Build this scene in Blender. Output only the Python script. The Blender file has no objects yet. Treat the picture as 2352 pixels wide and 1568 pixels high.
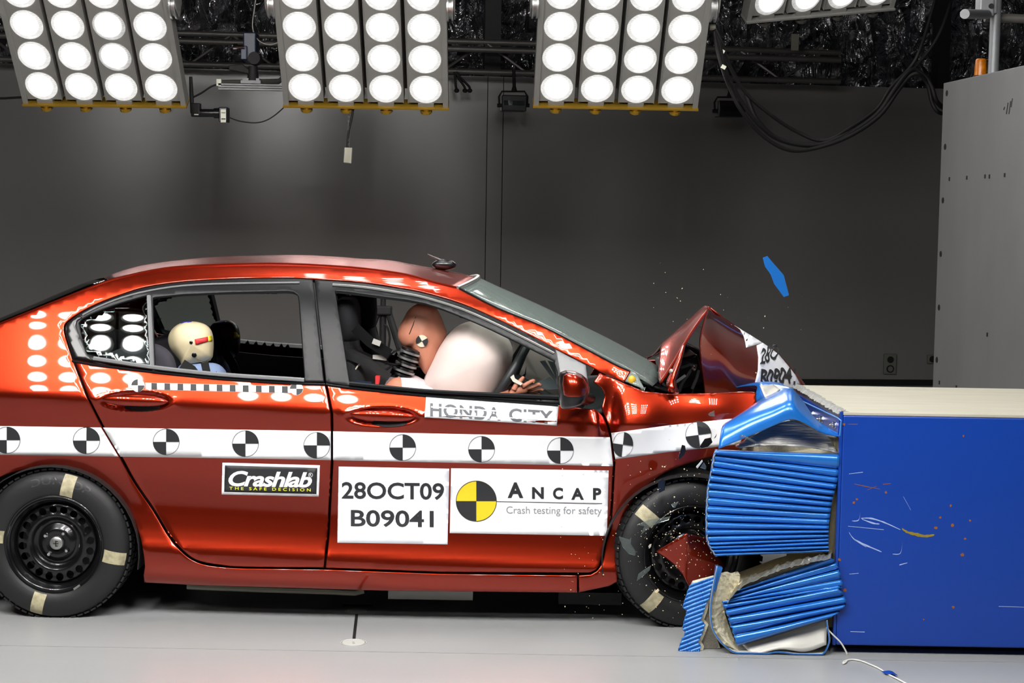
import bpy, bmesh, math, random
import numpy as np
from mathutils import Vector, Matrix
from mathutils.geometry import delaunay_2d_cdt

# ------------------------------------------------------------------ camera, world, exposure
SC = bpy.context.scene
COL = SC.collection
CAM_POS = Vector((0.0, -6.40, 1.63))
PITCH, ROLL, FPX = math.radians(4.26), math.radians(0.95), 3720.0
CAM_ROT = Matrix.Rotation(math.radians(90) - PITCH, 3, 'X') @ Matrix.Rotation(ROLL, 3, 'Z')
cam_data = bpy.data.cameras.new('camera')
cam_data.sensor_width = 36.0
cam_data.lens = FPX / 2352.0 * 36.0
cam_data.clip_end = 200
cam = bpy.data.objects.new('camera', cam_data)
cam.matrix_world = Matrix.Translation(CAM_POS) @ CAM_ROT.to_4x4()
COL.objects.link(cam)
SC.camera = cam
world = bpy.data.worlds.new('world')
SC.world = world
world.use_nodes = True
world.node_tree.nodes['Background'].inputs[0].default_value = (0.9, 0.95, 1.0, 1)
world.node_tree.nodes['Background'].inputs[1].default_value = 0.012
SC.view_settings.view_transform = 'Standard'
SC.view_settings.look = 'None'
SC.view_settings.exposure = 0.0
SC.view_settings.gamma = 1.0
SC.view_settings.use_curve_mapping = False
LAMP_STRENGTH = 40.0          # radiance of the lamp lenses of the banks

# ------------------------------------------------------------------ photograph -> place
def ray(px, py):
    return CAM_ROT @ Vector(((px - 1176.0) / FPX, -(py - 784.0) / FPX, -1.0))
def Q(px, py, Y):                                   # point of the plane y = Y
    d = ray(px, py)
    return CAM_POS + d * ((Y - CAM_POS.y) / d.y)
def GZ(px, py, z=0.0):                              # point of the plane z
    d = ray(px, py)
    return CAM_POS + d * ((z - CAM_POS.z) / d.z)

# ------------------------------------------------------------------ materials
def lin(c):
    if isinstance(c, str):
        c = [int(c[i:i + 2], 16) / 255 for i in (0, 2, 4)]
    return tuple((v / 12.92 if v <= 0.04045 else ((v + 0.055) / 1.055) ** 2.4) for v in c)
def mat(name, col, rough=0.5, metal=0.0, coat=0.0, coat_rough=0.03, spec=0.5, bump=None, var=None, trans=0.0, alpha=1.0, stretch=None, sheen=0.0):
    m = bpy.data.materials.new(name)
    m.use_nodes = True
    nt = m.node_tree
    b = nt.nodes['Principled BSDF']
    c = lin(col)
    b.inputs['Base Color'].default_value = (*c, 1)
    b.inputs['Roughness'].default_value = rough
    b.inputs['Metallic'].default_value = metal
    b.inputs['Coat Weight'].default_value = coat
    b.inputs['Coat Roughness'].default_value = coat_rough
    b.inputs['Specular IOR Level'].default_value = spec
    b.inputs['Transmission Weight'].default_value = trans
    b.inputs['Alpha'].default_value = alpha
    tc = None
    if bump or var:
        tc = nt.nodes.new('ShaderNodeTexCoord')
        mp = nt.nodes.new('ShaderNodeMapping')
        if stretch: mp.inputs['Scale'].default_value = stretch
        nt.links.new(tc.outputs['Object'], mp.inputs['Vector'])
    if var:                                          # (scale, second colour, contrast)
        n = nt.nodes.new('ShaderNodeTexNoise'); n.inputs['Scale'].default_value = var[0]; n.inputs['Detail'].default_value = 6
        r = nt.nodes.new('ShaderNodeValToRGB')
        lo = 0.5 - var[2] / 2
        r.color_ramp.elements[0].position = lo; r.color_ramp.elements[1].position = 1 - lo
        r.color_ramp.elements[0].color = (*c, 1); r.color_ramp.elements[1].color = (*lin(var[1]), 1)
        nt.links.new(mp.outputs[0], n.inputs['Vector']); nt.links.new(n.outputs[0], r.inputs[0])
        nt.links.new(r.outputs[0], b.inputs['Base Color'])
    if bump:                                         # (scale, strength, distance)
        n = nt.nodes.new('ShaderNodeTexNoise'); n.inputs['Scale'].default_value = bump[0]; n.inputs['Detail'].default_value = 5
        bp = nt.nodes.new('ShaderNodeBump'); bp.inputs['Strength'].default_value = bump[1]; bp.inputs['Distance'].default_value = bump[2]
        nt.links.new(mp.outputs[0], n.inputs['Vector']); nt.links.new(n.outputs[0], bp.inputs['Height'])
        nt.links.new(bp.outputs[0], b.inputs['Normal'])
    return m

M = {}
M['paint'] = mat('red_paint', '9f2b15', 0.33, 0.95, 0.85, 0.015, spec=0.3, bump=None)
M['paint_dark'] = mat('hood_paint', 'b03018', 0.36, 0.55, 1.0, 0.015)
M['black_trim'] = mat('black_trim', '17181a', 0.36, 0.0, spec=0.22)
M['grey_trim'] = mat('grey_trim', '77787a', 0.4, 0.0)
M['black'] = mat('matt_black', '0c0c0d', 0.7)
M['black_gloss'] = mat('black_plastic', '101012', 0.28)
M['cabin'] = mat('cabin_black', '0e0e10', 0.85)
M['seat'] = mat('seat_fabric', '17171b', 0.9, bump=(220, 0.5, 0.003))
M['child_seat'] = mat('child_seat_fabric', '3b3840', 0.95, bump=(150, 0.3, 0.002))
M['rubber'] = mat('tyre_rubber', '1b1b1c', 0.55, bump=(60, 0.25, 0.002), stretch=(1, 4, 1))
M['steel_black'] = mat('black_steel_rim', '121214', 0.28, 0.35, coat=0.4)
M['chrome'] = mat('chrome', 'd8d8d8', 0.16, 1.0)
M['brushed'] = mat('grey_metal', 'a5a5a3', 0.38, 0.85)
M['white_sticker'] = mat('white_vinyl', 'f4f5f8', 0.35, coat=0.25)
M['white_paper'] = mat('white_paper', 'eceef6', 0.5)
M['ink'] = mat('black_ink', '26272a', 0.6)
M['ink_soft'] = mat('grey_ink', '5a5c62', 0.6)
M['ink_pale'] = mat('pale_grey_ink', '8e9094', 0.6)
M['ink_yellow'] = mat('yellow_ink', 'f0d022', 0.5)
M['ink_lime'] = mat('lime_ink', 'e2e23a', 0.5)
M['cream_paint'] = mat('cream_paint', 'c9bf9c', 0.6, var=(40, '8d866e', 0.5))
M['tan_skin'] = mat('dummy_vinyl', 'b9755c', 0.5, var=(4, 'c8866c', 0.6))
M['cream_vinyl'] = mat('cream_vinyl', 'cdbd98', 0.5, var=(6, 'd9cba8', 0.6))
M['shade_and_seam'] = mat('shade_and_seam_vinyl', '2a1712', 0.35)  # dark tone paints shade on the far head; also the driver's head seam
M['shirt_blue'] = mat('blue_shirt', '7f90b4', 0.9, bump=(60, 0.3, 0.004))
M['shirt_pink'] = mat('pale_pink_shirt', 'dccbd0', 0.9, bump=(50, 0.3, 0.004))
M['airbag'] = mat('airbag_nylon', 'dccbc5', 0.85, bump=(7.0, 0.2, 0.01), stretch=(1, 1, .5))
M['red_tape'] = mat('red_tape', 'd23034', 0.5)
M['yellow_tape'] = mat('yellow_tape', 'e2cf1c', 0.5)
M['blue_tape'] = mat('blue_tape', '2c3aa8', 0.5)
M['blue_alu'] = mat('blue_aluminium', '2173cc', 0.30, 0.3, coat=0.5, coat_rough=0.12, bump=(30, 0.08, 0.004))
M['blue_steel'] = mat('blue_steel', '0a3c9c', 0.36, 0.0, coat=0.1, coat_rough=0.2)
M['alu'] = mat('bare_aluminium', 'b9b5a8', 0.36, 0.85, bump=(140, 0.6, 0.004))
M['alu_skin'] = mat('aluminium_sheet', 'b9b7b1', 0.42, 0.25)
M['honey'] = mat('honeycomb', 'f0ead6', 0.45, 0.15, bump=(150, 0.4, 0.004), var=(90, 'cfc5a4', 0.4))
M['cream_top'] = mat('cream_ply', 'b9b5a6', 0.6, var=(3, 'aba797', 0.5), stretch=(1, 8, 1))
M['plate_grey'] = mat('bank_plate', '807f7b', 0.5, 0.1)
M['bank_dark'] = mat('bank_housing', '35332f', 0.55)
M['brass'] = mat('yellow_brass', 'a9842a', 0.4, 0.6)
M['cable'] = mat('black_cable', '0b0a0a', 0.6, spec=0.25)
M['galvanised'] = mat('galvanised_tube', '85878a', 0.5, 0.4)
M['truss'] = mat('truss_steel', '6a6763', 0.45, 0.5)
M['block'] = mat('grey_block', '737373', 0.5, 0.1, var=(5, '686868', 0.7), bump=(60, 0.15, 0.003), stretch=(1, 1, 0.35))
M['amber'] = mat('amber_plastic', 'd07808', 0.3, var=(30, '8a4a04', 0.6))
M['cord'] = mat('white_cord', 'dedcd4', 0.8)
M['camera_blue'] = mat('dark_blue_body', '1c2a44', 0.4)
M['label_white'] = mat('label_white', 'd8d8c8', 0.6)
M['beige_metal'] = mat('beige_metal', '8b8879', 0.5)
M['rust'] = mat('rust', '8a5226', 0.8)
M['scratch'] = mat('pale_scratch', '9fb2e0', 0.6)
M['ochre'] = mat('ochre_scrape', '8f7c1e', 0.6)

def glass_mat(name, tint, dens):
    m = bpy.data.materials.new(name); m.use_nodes = True
    nt = m.node_tree; nt.nodes.clear()
    out = nt.nodes.new('ShaderNodeOutputMaterial')
    tr = nt.nodes.new('ShaderNodeBsdfTransparent'); tr.inputs[0].default_value = (*tint, 1)
    gl = nt.nodes.new('ShaderNodeBsdfGlossy'); gl.inputs['Roughness'].default_value = 0.01
    fr = nt.nodes.new('ShaderNodeFresnel'); fr.inputs[0].default_value = 1.5
    mx = nt.nodes.new('ShaderNodeMixShader')
    nt.links.new(fr.outputs[0], mx.inputs[0]); nt.links.new(tr.outputs[0], mx.inputs[1]); nt.links.new(gl.outputs[0], mx.inputs[2])
    df = nt.nodes.new('ShaderNodeBsdfDiffuse'); df.inputs[0].default_value = (0.42, 0.5, 0.47, 1)
    m2 = nt.nodes.new('ShaderNodeMixShader'); m2.inputs[0].default_value = dens
    nt.links.new(mx.outputs[0], m2.inputs[1]); nt.links.new(df.outputs[0], m2.inputs[2])
    nt.links.new(m2.outputs[0], out.inputs[0])
    return m
M['glass_dark'] = glass_mat('tinted_glass', (0.78, 0.83, 0.81), 0.0)
M['glass_screen'] = glass_mat('windscreen_glass', (0.86, 0.93, 0.90), 0.20)
M['glass_shard'] = glass_mat('shard_plastic', (0.75, 0.78, 0.8), 0.12)
M['lamp_clear'] = glass_mat('clear_lamp', (0.9, 0.9, 0.9), 0.35)

def lens_mat(name, core, rim, r0=0.052, ex=2.2):
    m = bpy.data.materials.new(name); m.use_nodes = True
    nt = m.node_tree; nt.nodes.clear()
    N = nt.nodes.new; L = nt.links.new
    out = N('ShaderNodeOutputMaterial')
    tc = N('ShaderNodeTexCoord')
    sep = N('ShaderNodeSeparateXYZ'); L(tc.outputs['Object'], sep.inputs[0])
    def math_(op, a, b=None):
        n = N('ShaderNodeMath'); n.operation = op
        for i, v in enumerate((a, b)):
            if v is None: continue
            if isinstance(v, (int, float)): n.inputs[i].default_value = v
            else: L(v, n.inputs[i])
        return n.outputs[0]
    z2 = math_('ADD', sep.outputs[2], -0.012)
    rr = math_('SQRT', math_('ADD', math_('POWER', sep.outputs[0], 2.0), math_('POWER', z2, 2.0)))
    ramp = N('ShaderNodeMapRange'); ramp.inputs['From Min'].default_value = r0; ramp.inputs['From Max'].default_value = 0.100
    ramp.inputs['To Min'].default_value = 1.0; ramp.inputs['To Max'].default_value = 0.0
    ramp.interpolation_type = 'SMOOTHERSTEP'
    L(rr, ramp.inputs[0])
    rib = math_('ADD', math_('MULTIPLY', math_('SINE', math_('MULTIPLY', sep.outputs[2], 520.0)), 0.07), 0.0)
    fl = N('ShaderNodeTexNoise'); fl.inputs['Scale'].default_value = 55.0
    L(tc.outputs['Object'], fl.inputs['Vector'])
    spark = math_('MULTIPLY', math_('SUBTRACT', fl.outputs[0], 0.5), 0.35)
    base = math_('ADD', math_('ADD', rib, spark), rim)
    st = math_('ADD', math_('MULTIPLY', math_('POWER', ramp.outputs[0], ex), core), base)
    em = N('ShaderNodeEmission'); em.inputs[0].default_value = (1.0, 0.985, 0.955, 1)
    L(st, em.inputs[1])
    gl = N('ShaderNodeBsdfGlossy'); gl.inputs[0].default_value = (0.06, 0.06, 0.06, 1); gl.inputs[1].default_value = 0.2
    ad = N('ShaderNodeAddShader'); L(em.outputs[0], ad.inputs[0]); L(gl.outputs[0], ad.inputs[1])
    L(ad.outputs[0], out.inputs[0])
    return m
M['lens'] = lens_mat('lit_lens', LAMP_STRENGTH * 2.6, 0.86)
M['lens_rear'] = lens_mat('lit_lens_off_axis', LAMP_STRENGTH * 0.8, 0.84, 0.035, 3.4)
M['lens_top'] = lens_mat('lit_lens_overhead', LAMP_STRENGTH * 1.0, 0.86)
M['lens_dim'] = lens_mat('dim_lens', 7.0, 0.55)

# ------------------------------------------------------------------ mesh builders
class MB:
    def __init__(s): s.v = []; s.f = []
    def add(s, vs, fs):
        o = len(s.v); s.v += [tuple(v) for v in vs]; s.f += [tuple(i + o for i in f) for f in fs]; return s
    def box(s, c, size, rot=None):
        hx, hy, hz = (d / 2 for d in size); c = Vector(c)
        vs = [Vector((x, y, z)) for x in (-hx, hx) for y in (-hy, hy) for z in (-hz, hz)]
        if rot is not None: vs = [rot @ v for v in vs]
        return s.add([c + v for v in vs], [(0, 1, 3, 2), (4, 6, 7, 5), (0, 4, 5, 1), (2, 3, 7, 6), (0, 2, 6, 4), (1, 5, 7, 3)])
    def tube(s, pts, r, n=8, caps=True):
        pts = [Vector(p) for p in pts]; vs = []; fs = []
        rs = r if isinstance(r, (list, tuple)) else [r] * len(pts)
        up = None
        for i, p in enumerate(pts):
            t = (pts[min(i + 1, len(pts) - 1)] - pts[max(i - 1, 0)]).normalized()
            if up is None:
                up = Vector((0, 0, 1)) if abs(t.z) < 0.9 else Vector((1, 0, 0))
            a = (up - t * up.dot(t)).normalized(); b = t.cross(a); up = a
            for k in range(n):
                w = 2 * math.pi * k / n
                vs.append(p + (a * math.cos(w) + b * math.sin(w)) * rs[i])
        for i in range(len(pts) - 1):
            for k in range(n):
                fs.append((i * n + k, i * n + (k + 1) % n, (i + 1) * n + (k + 1) % n, (i + 1) * n + k))
        if caps:
            fs.append(tuple(range(n - 1, -1, -1))); o = (len(pts) - 1) * n; fs.append(tuple(range(o, o + n)))
        return s.add(vs, fs)
    def lathe(s, prof, origin, axis, n=48, a0=0.0, a1=2 * math.pi, ref=None):
        axis = Vector(axis).normalized(); o = Vector(origin)
        if ref is None: ref = Vector((0, 0, 1)) if abs(axis.z) < 0.9 else Vector((1, 0, 0))
        a = (ref - axis * ref.dot(axis)).normalized(); b = axis.cross(a)
        full = abs(a1 - a0 - 2 * math.pi) < 1e-6
        m = n if full else n + 1; vs = []; fs = []
        for (r, h) in prof:
            for k in range(m):
                w = a0 + (a1 - a0) * k / n
                vs.append(o + axis * h + (a * math.cos(w) + b * math.sin(w)) * r)
        for i in range(len(prof) - 1):
            for k in range(n):
                k2 = (k + 1) % m
                fs.append((i * m + k, i * m + k2, (i + 1) * m + k2, (i + 1) * m + k))
        return s.add(vs, fs)
    def grid(s, rows, close=False):
        nr, nc = len(rows), len(rows[0]); vs = [p for r in rows for p in r]; fs = []
        for i in range(nr - 1):
            for k in range(nc if close else nc - 1):
                k2 = (k + 1) % nc
                fs.append((i * nc + k, i * nc + k2, (i + 1) * nc + k2, (i + 1) * nc + k))
        return s.add(vs, fs)
    def prism(s, pts, vec):
        pts = [Vector(p) for p in pts]; vec = Vector(vec); n = len(pts)
        fs = [tuple(range(n)), tuple(range(2 * n - 1, n - 1, -1))]
        fs += [(k, k + n, (k + 1) % n + n, (k + 1) % n) for k in range(n)]
        return s.add(pts + [p + vec for p in pts], fs)
    def ball(s, c, r, nu=20, nv=12, rot=None, fn=None):
        c = Vector(c); r = Vector(r) if not isinstance(r, (int, float)) else Vector((r, r, r)); rows = []
        for i in range(nv + 1):
            th = math.pi * i / nv; row = []
            for k in range(nu):
                ph = 2 * math.pi * k / nu
                d = Vector((math.sin(th) * math.cos(ph), math.sin(th) * math.sin(ph), math.cos(th)))
                if fn: d = fn(d)
                p = Vector((d.x * r.x, d.y * r.y, d.z * r.z))
                row.append(c + (rot @ p if rot is not None else p))
            rows.append(row)
        return s.grid(rows, True)
    def build(s, name, material, parent=None, smooth=False, solid=None, bevel=None, subsurf=0, weld=False):
        me = bpy.data.meshes.new(name); me.from_pydata(s.v, [], s.f); me.validate()
        bm = bmesh.new(); bm.from_mesh(me)
        if weld: bmesh.ops.remove_doubles(bm, verts=bm.verts, dist=1e-5)
        bmesh.ops.recalc_face_normals(bm, faces=bm.faces); bm.to_mesh(me); bm.free()
        return link(name, me, material, parent, smooth, solid, bevel, subsurf)
def link(name, me, material, parent=None, smooth=False, solid=None, bevel=None, subsurf=0):
    o = bpy.data.objects.new(name, me); COL.objects.link(o)
    for mm in (material if isinstance(material, (list, tuple)) else [material]): me.materials.append(mm)
    if smooth:
        me.polygons.foreach_set('use_smooth', [True] * len(me.polygons))
        if smooth != 'all':
            me.set_sharp_from_angle(angle=math.radians(42))
    if solid:
        md = o.modifiers.new('thickness', 'SOLIDIFY'); md.thickness = solid; md.offset = -1
    if bevel:
        md = o.modifiers.new('bevel', 'BEVEL'); md.width = bevel; md.segments = 2; md.limit_method = 'ANGLE'
    if subsurf:
        md = o.modifiers.new('smooth', 'SUBSURF'); md.levels = subsurf; md.render_levels = subsurf
    if parent is not None: attach(o, parent)
    return o
def attach(o, parent):
    bpy.context.view_layer.update()
    o.parent = parent
    o.matrix_parent_inverse = world_of(parent).inverted()
def world_of(p):
    if p.parent is None: return p.matrix_basis.copy()
    return world_of(p.parent) @ p.matrix_parent_inverse @ p.matrix_basis
def tag(o, label, cat, group=None, kind=None):
    o['label'] = label; o['category'] = cat
    if group: o['group'] = group
    if kind: o['kind'] = kind
    return o
def thing(name, loc, label, cat, group=None):
    o = bpy.data.objects.new(name, None); COL.objects.link(o); o.location = loc; o.empty_display_size = 0.1
    return tag(o, label, cat, group)
def struct(o, label=None):
    o['kind'] = 'structure'
    if label: o['label'] = label
    return o
def copy_tree(o, parent=None):
    c = o.copy(); COL.objects.link(c)
    if parent is not None: c.parent = parent
    for ch in list(o.children): copy_tree(ch, c)
    return c
def cr(pts, n=6, closed=False):                     # Catmull-Rom through the traced points
    P = [Vector(p) for p in pts]; out = []; N = len(P)
    for i in range(N if closed else N - 1):
        if closed: a, b, c, d = P[(i - 1) % N], P[i], P[(i + 1) % N], P[(i + 2) % N]
        else: a, b, c, d = P[max(i - 1, 0)], P[i], P[i + 1], P[min(i + 2, N - 1)]
        for k in range(n):
            t = k / n
            out.append(0.5 * ((2 * b) + (c - a) * t + (2 * a - 5 * b + 4 * c - d) * t * t + (3 * b - a - 3 * c + d) * t ** 3))
    if not closed: out.append(P[-1])
    return [tuple(p) for p in out]
def lerp_line(pts, x):
    for (x0, y0), (x1, y1) in zip(pts, pts[1:]):
        if x <= x1 or (x1, y1) == tuple(pts[-1]): return y0 + (y1 - y0) * (x - x0) / (x1 - x0)

def inside(poly, X, Y):
    res = np.zeros(X.shape, bool); n = len(poly)
    for i in range(n):
        x0, y0 = poly[i]; x1, y1 = poly[(i + 1) % n]
        if y0 == y1: continue
        c = ((y0 > Y) != (y1 > Y)) & (X < (x1 - x0) * (Y - y0) / (y1 - y0) + x0)
        res ^= c
    return res
def edge_dist(poly, X, Y):
    d = np.full(X.shape, 1e9); n = len(poly)
    for i in range(n):
        x0, y0 = poly[i]; x1, y1 = poly[(i + 1) % n]
        dx, dy = x1 - x0, y1 - y0; L = dx * dx + dy * dy
        if L == 0: continue
        t = np.clip(((X - x0) * dx + (Y - y0) * dy) / L, 0, 1)
        d = np.minimum(d, np.hypot(X - x0 - t * dx, Y - y0 - t * dy))
    return d
def resample(poly, step):
    out = []; n = len(poly)
    for i in range(n):
        (x0, y0), (x1, y1) = poly[i][:2], poly[(i + 1) % n][:2]
        k = max(1, int(math.ceil(math.hypot(x1 - x0, y1 - y0) / step)))
        out += [(x0 + (x1 - x0) * j / k, y0 + (y1 - y0) * j / k) for j in range(k)]
    return out
def fill2d(poly, holes=(), step=12, rim=0.0, dense=()):
    """triangulates a traced outline; returns points, triangles, rim flags"""
    bst = min(step, 6)
    loops = [resample(poly, bst)] + [resample(h, bst) for h in holes]
    pts = []; edges = []; flag = []
    for lp in loops:
        o = len(pts); n = len(lp); pts += lp; flag += [1] * n
        edges += [(o + k, o + (k + 1) % n) for k in range(n)]
    xs = [p[0] for p in loops[0]]; ys = [p[1] for p in loops[0]]
    cand = []
    gx, gy = np.meshgrid(np.arange(min(xs), max(xs), step), np.arange(min(ys), max(ys), step * 0.9))
    gx = gx.astype(float); gx[1::2] += step / 2
    cand.append((gx.ravel(), gy.ravel(), 0.45 * step))
    for (a, b, c, d, st) in dense:
        ex, ey = np.meshgrid(np.arange(a, c, st), np.arange(b, d, st)); cand.append((ex.ravel().astype(float), ey.ravel().astype(float), 0.6 * st))
    if rim:
        rx, ry = [], []
        for lp in loops:
            n = len(lp)
            for k in range(n):
                (xa, ya), (xb, yb), (xc, yc) = lp[k - 1], lp[k], lp[(k + 1) % n]
                dx, dy = xc - xa, yc - ya; L = math.hypot(dx, dy) or 1
                for sg in (1, -1):
                    rx.append(xb - sg * dy / L * rim); ry.append(yb + sg * dx / L * rim)
        cand.insert(0, (np.array(rx), np.array(ry), rim * 0.8))
    extra = []
    for (X, Yv, md) in cand:
        if len(X) == 0: continue
        ok = inside(loops[0], X, Yv)
        for h in loops[1:]: ok &= ~inside(h, X, Yv)
        dd = edge_dist(loops[0], X, Yv)
        for h in loops[1:]: dd = np.minimum(dd, edge_dist(h, X, Yv))
        ok &= dd > md
        extra += list(zip(X[ok], Yv[ok]))
    seen = set(); 
    for p in extra:
        k = (round(p[0], 1), round(p[1], 1))
        if k in seen: continue
        seen.add(k); pts.append((float(p[0]), float(p[1]))); flag.append(0)
    r = delaunay_2d_cdt([Vector(p) for p in pts], edges, [], 0, 1e-4)
    V = [(v.x, v.y) for v in r[0]]
    fl = [0] * len(V)
    for i, orig in enumerate(r[3]):
        if any(o < len(flag) and flag[o] for o in orig): fl[i] = 1
    T = [tuple(t) for t in r[2] if len(t) == 3]
    cx = np.array([sum(V[i][0] for i in t) / 3 for t in T]); cy = np.array([sum(V[i][1] for i in t) / 3 for t in T])
    ok = inside(loops[0], cx, cy)
    for h in loops[1:]: ok &= ~inside(h, cx, cy)
    T = [t for t, k in zip(T, ok) if k]
    out = []
    for a, b, c in T:                                # in image space clockwise = facing the camera
        s = (V[b][0] - V[a][0]) * (V[c][1] - V[a][1]) - (V[b][1] - V[a][1]) * (V[c][0] - V[a][0])
        out.append((a, c, b) if s > 0 else (a, b, c))
    return V, out, fl
def panel(name, poly, material, fn, parent=None, holes=(), step=12, rim=2.5, rimdrop=0.0025, off=0.0, thick=0.006, dense=(), mirror=None, smooth='all'):
    V, T, fl = fill2d(poly, holes, step, rim, dense)
    vs = [fn(x, y, off - (rimdrop if (f and rim) else 0.0)) for (x, y), f in zip(V, fl)]
    me = bpy.data.meshes.new(name)
    me.from_pydata([tuple(v) for v in vs], [], T); me.validate(); me.update()
    o = link(name, me, material, parent, smooth, thick)
    if mirror is not None:
        m2 = bpy.data.meshes.new(name)
        m2.from_pydata([(v[0], mirror - v[1], v[2]) for v in vs], [], [t[::-1] for t in T]); m2.update()
        link(name, m2, material, parent, smooth, thick)
    return o

# ------------------------------------------------------------------ lettering
def text_mesh(s, bold=0.0, shear=0.0, spacing=1.0):
    cu = bpy.data.curves.new('lettering', 'FONT'); cu.body = s; cu.size = 1.0; cu.offset = bold; cu.shear = shear
    cu.space_character = spacing; cu.resolution_u = 4; cu.fill_mode = 'FRONT'
    o = bpy.data.objects.new('lettering', cu); COL.objects.link(o)
    dg = bpy.context.evaluated_depsgraph_get(); me = o.evaluated_get(dg).to_mesh()
    vs = [(v.co.x, v.co.y) for v in me.vertices]; fs = [tuple(p.vertices) for p in me.polygons]
    bpy.data.objects.remove(o); bpy.data.curves.remove(cu)
    return vs, fs
def text_px(name, s, box, material, fn, parent, off, bold=0.0, shear=0.0, spacing=1.0, slope=0.0, warp=None, lift=0.0004):
    """lettering fitted to the box (x0, y_top, x1, y_base) of the photograph, laid on surface fn"""
    vs, fs = text_mesh(s, bold, shear, spacing)
    x0, x1 = min(v[0] for v in vs), max(v[0] for v in vs); y0, y1 = min(v[1] for v in vs), max(v[1] for v in vs)
    bx0, by0, bx1, by1 = box; P = []
    for (x, y) in vs:
        u = (x - x0) / (x1 - x0); w = (y - y0) / (y1 - y0)
        px = bx0 + u * (bx1 - bx0); py = by1 + w * (by0 - by1) + slope * (px - bx0)
        if warp: px, py = warp(u, w, px, py)
        P.append(fn(px, py, off))
    me = bpy.data.meshes.new(name); me.from_pydata([tuple(p) for p in P], [], fs); me.validate()
    return link(name, me, material, parent, False, lift)
# ------------------------------------------------------------------ the hall
def wall_mat():
    return mat('painted_wall', '85827f', 0.25, 0.0, spec=0.55, var=(1.2, '7f7c79', 0.8), bump=(9, 0.03, 0.01))
M['wall'] = wall_mat()
M['floor'] = mat('painted_floor', '9fa0a0', 0.36, 0.0, spec=0.4, var=(2.2, '97999a', 0.9), bump=(3, 0.04, 0.01), stretch=(0.25, 2.2, 1))
M['skirt'] = mat('black_skirting', '060606', 0.6)
M['seam'] = mat('seam_grey', '8f9090', 0.6)
def foil_mat():
    m = mat('crinkled_foil', 'd0d0d4', 0.17, 0.98)
    nt = m.node_tree; b = nt.nodes['Principled BSDF']
    N = nt.nodes.new; L = nt.links.new
    tc = N('ShaderNodeTexCoord'); mp = N('ShaderNodeMapping'); mp.inputs['Scale'].default_value = (1.0, 1.0, 0.42)
    L(tc.outputs['Object'], mp.inputs[0])
    n1 = N('ShaderNodeTexNoise'); n1.inputs['Scale'].default_value = 5.0; n1.inputs['Detail'].default_value = 4; n1.inputs['Distortion'].default_value = 1.2
    n2 = N('ShaderNodeTexVoronoi'); n2.inputs['Scale'].default_value = 5.5
    L(mp.outputs[0], n1.inputs['Vector']); L(mp.outputs[0], n2.inputs['Vector'])
    ad = N('ShaderNodeMath'); ad.operation = 'ADD'; L(n1.outputs[0], ad.inputs[0]); L(n2.outputs['Distance'], ad.inputs[1])
    bp = N('ShaderNodeBump'); bp.inputs['Strength'].default_value = 1.0; bp.inputs['Distance'].default_value = 0.28
    L(ad.outputs[0], bp.inputs['Height']); L(bp.outputs[0], b.inputs['Normal'])
    return m
M['foil'] = foil_mat()

fl = MB().box((0, 3, -0.05), (24, 22, 0.10)).build('floor', M['floor']); struct(fl)
struct(MB().box((0, 0.93, 0.0006), (24, 0.004, 0.0012)).build('trim_1', M['seam']))
g = GZ(700, 1494); struct(MB().box((0, g.y, 0.0006), (24, 0.005, 0.0012)).build('trim_2', M['seam']))

WA, WB = Vector((-4.95, 9.25, 0)), Vector((4.46, 10.34, 0))
WD = (WB - WA).normalized(); WN = Vector((WD.y, -WD.x, 0))          # towards the room
WROT = Matrix.Rotation(math.atan2(WD.y, WD.x), 3, 'Z')
def wall_pt(px, py):                                                 # point of the back wall behind a pixel
    d = ray(px, py); t = (WA - CAM_POS).dot(WN) / d.dot(WN); return CAM_POS + d * t
WH = 3.05
w = MB()
s1 = (wall_pt(1115, 500) - WA).dot(WD); s2 = (wall_pt(1151, 500) - WA).dot(WD)
for a, b in ((-6, s1), (s1 + 0.008, s2), (s2 + 0.008, 15)):
    w.box(WA + WD * ((a + b) / 2) - WN * 0.03 + Vector((0, 0, WH / 2)), (b - a, 0.06, WH), WROT)
struct(w.build('wall_back', M['wall']))
struct(MB().box(WA + WD * 4.5 + WN * 0.012 + Vector((0, 0, 0.03)), (21, 0.024, 0.06), WROT).build('baseboard_back', M['skirt']))
struct(MB().box(WA + WD * 4.5 - WN * 0.10 + Vector((0, 0, WH / 2 - 0.05)), (21, 0.06, WH - 0.1), WROT).build('trim_3', M['skirt']))
random.seed(3)
f = MB(); rows = []
for i in range(40):
    row = []
    for k in range(121):
        p = WA + WD * (-6 + 21 * k / 120) - WN * (1.1 + 0.10 * random.random() + 0.06 * math.sin(k * 1.7)) + Vector((0, 0, 2.6 + 5.0 * i / 39))
        row.append(p)
    rows.append(row)
f.grid(rows)
struct(f.build('wall_upper', M['foil'], smooth='all'))
struct(MB().box((0, 3, 7.4), (24, 22, 0.1)).build('ceiling', mat('dark_ceiling', '1a1a1a', 0.9)))
for i, (xa, xb) in enumerate(((1122, 1158), (2186, 2212))):          # black columns in front of the foil
    a, b = wall_pt(xa, 120), wall_pt(xb, 120)
    c = (a + b) / 2 - WN * 0.45
    struct(MB().box(Vector((c.x, c.y, 3.7)), ((b - a).length * 1.03, 0.2, 7.3), WROT).build('trim_%d' % (4 + i), M['skirt']))

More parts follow.
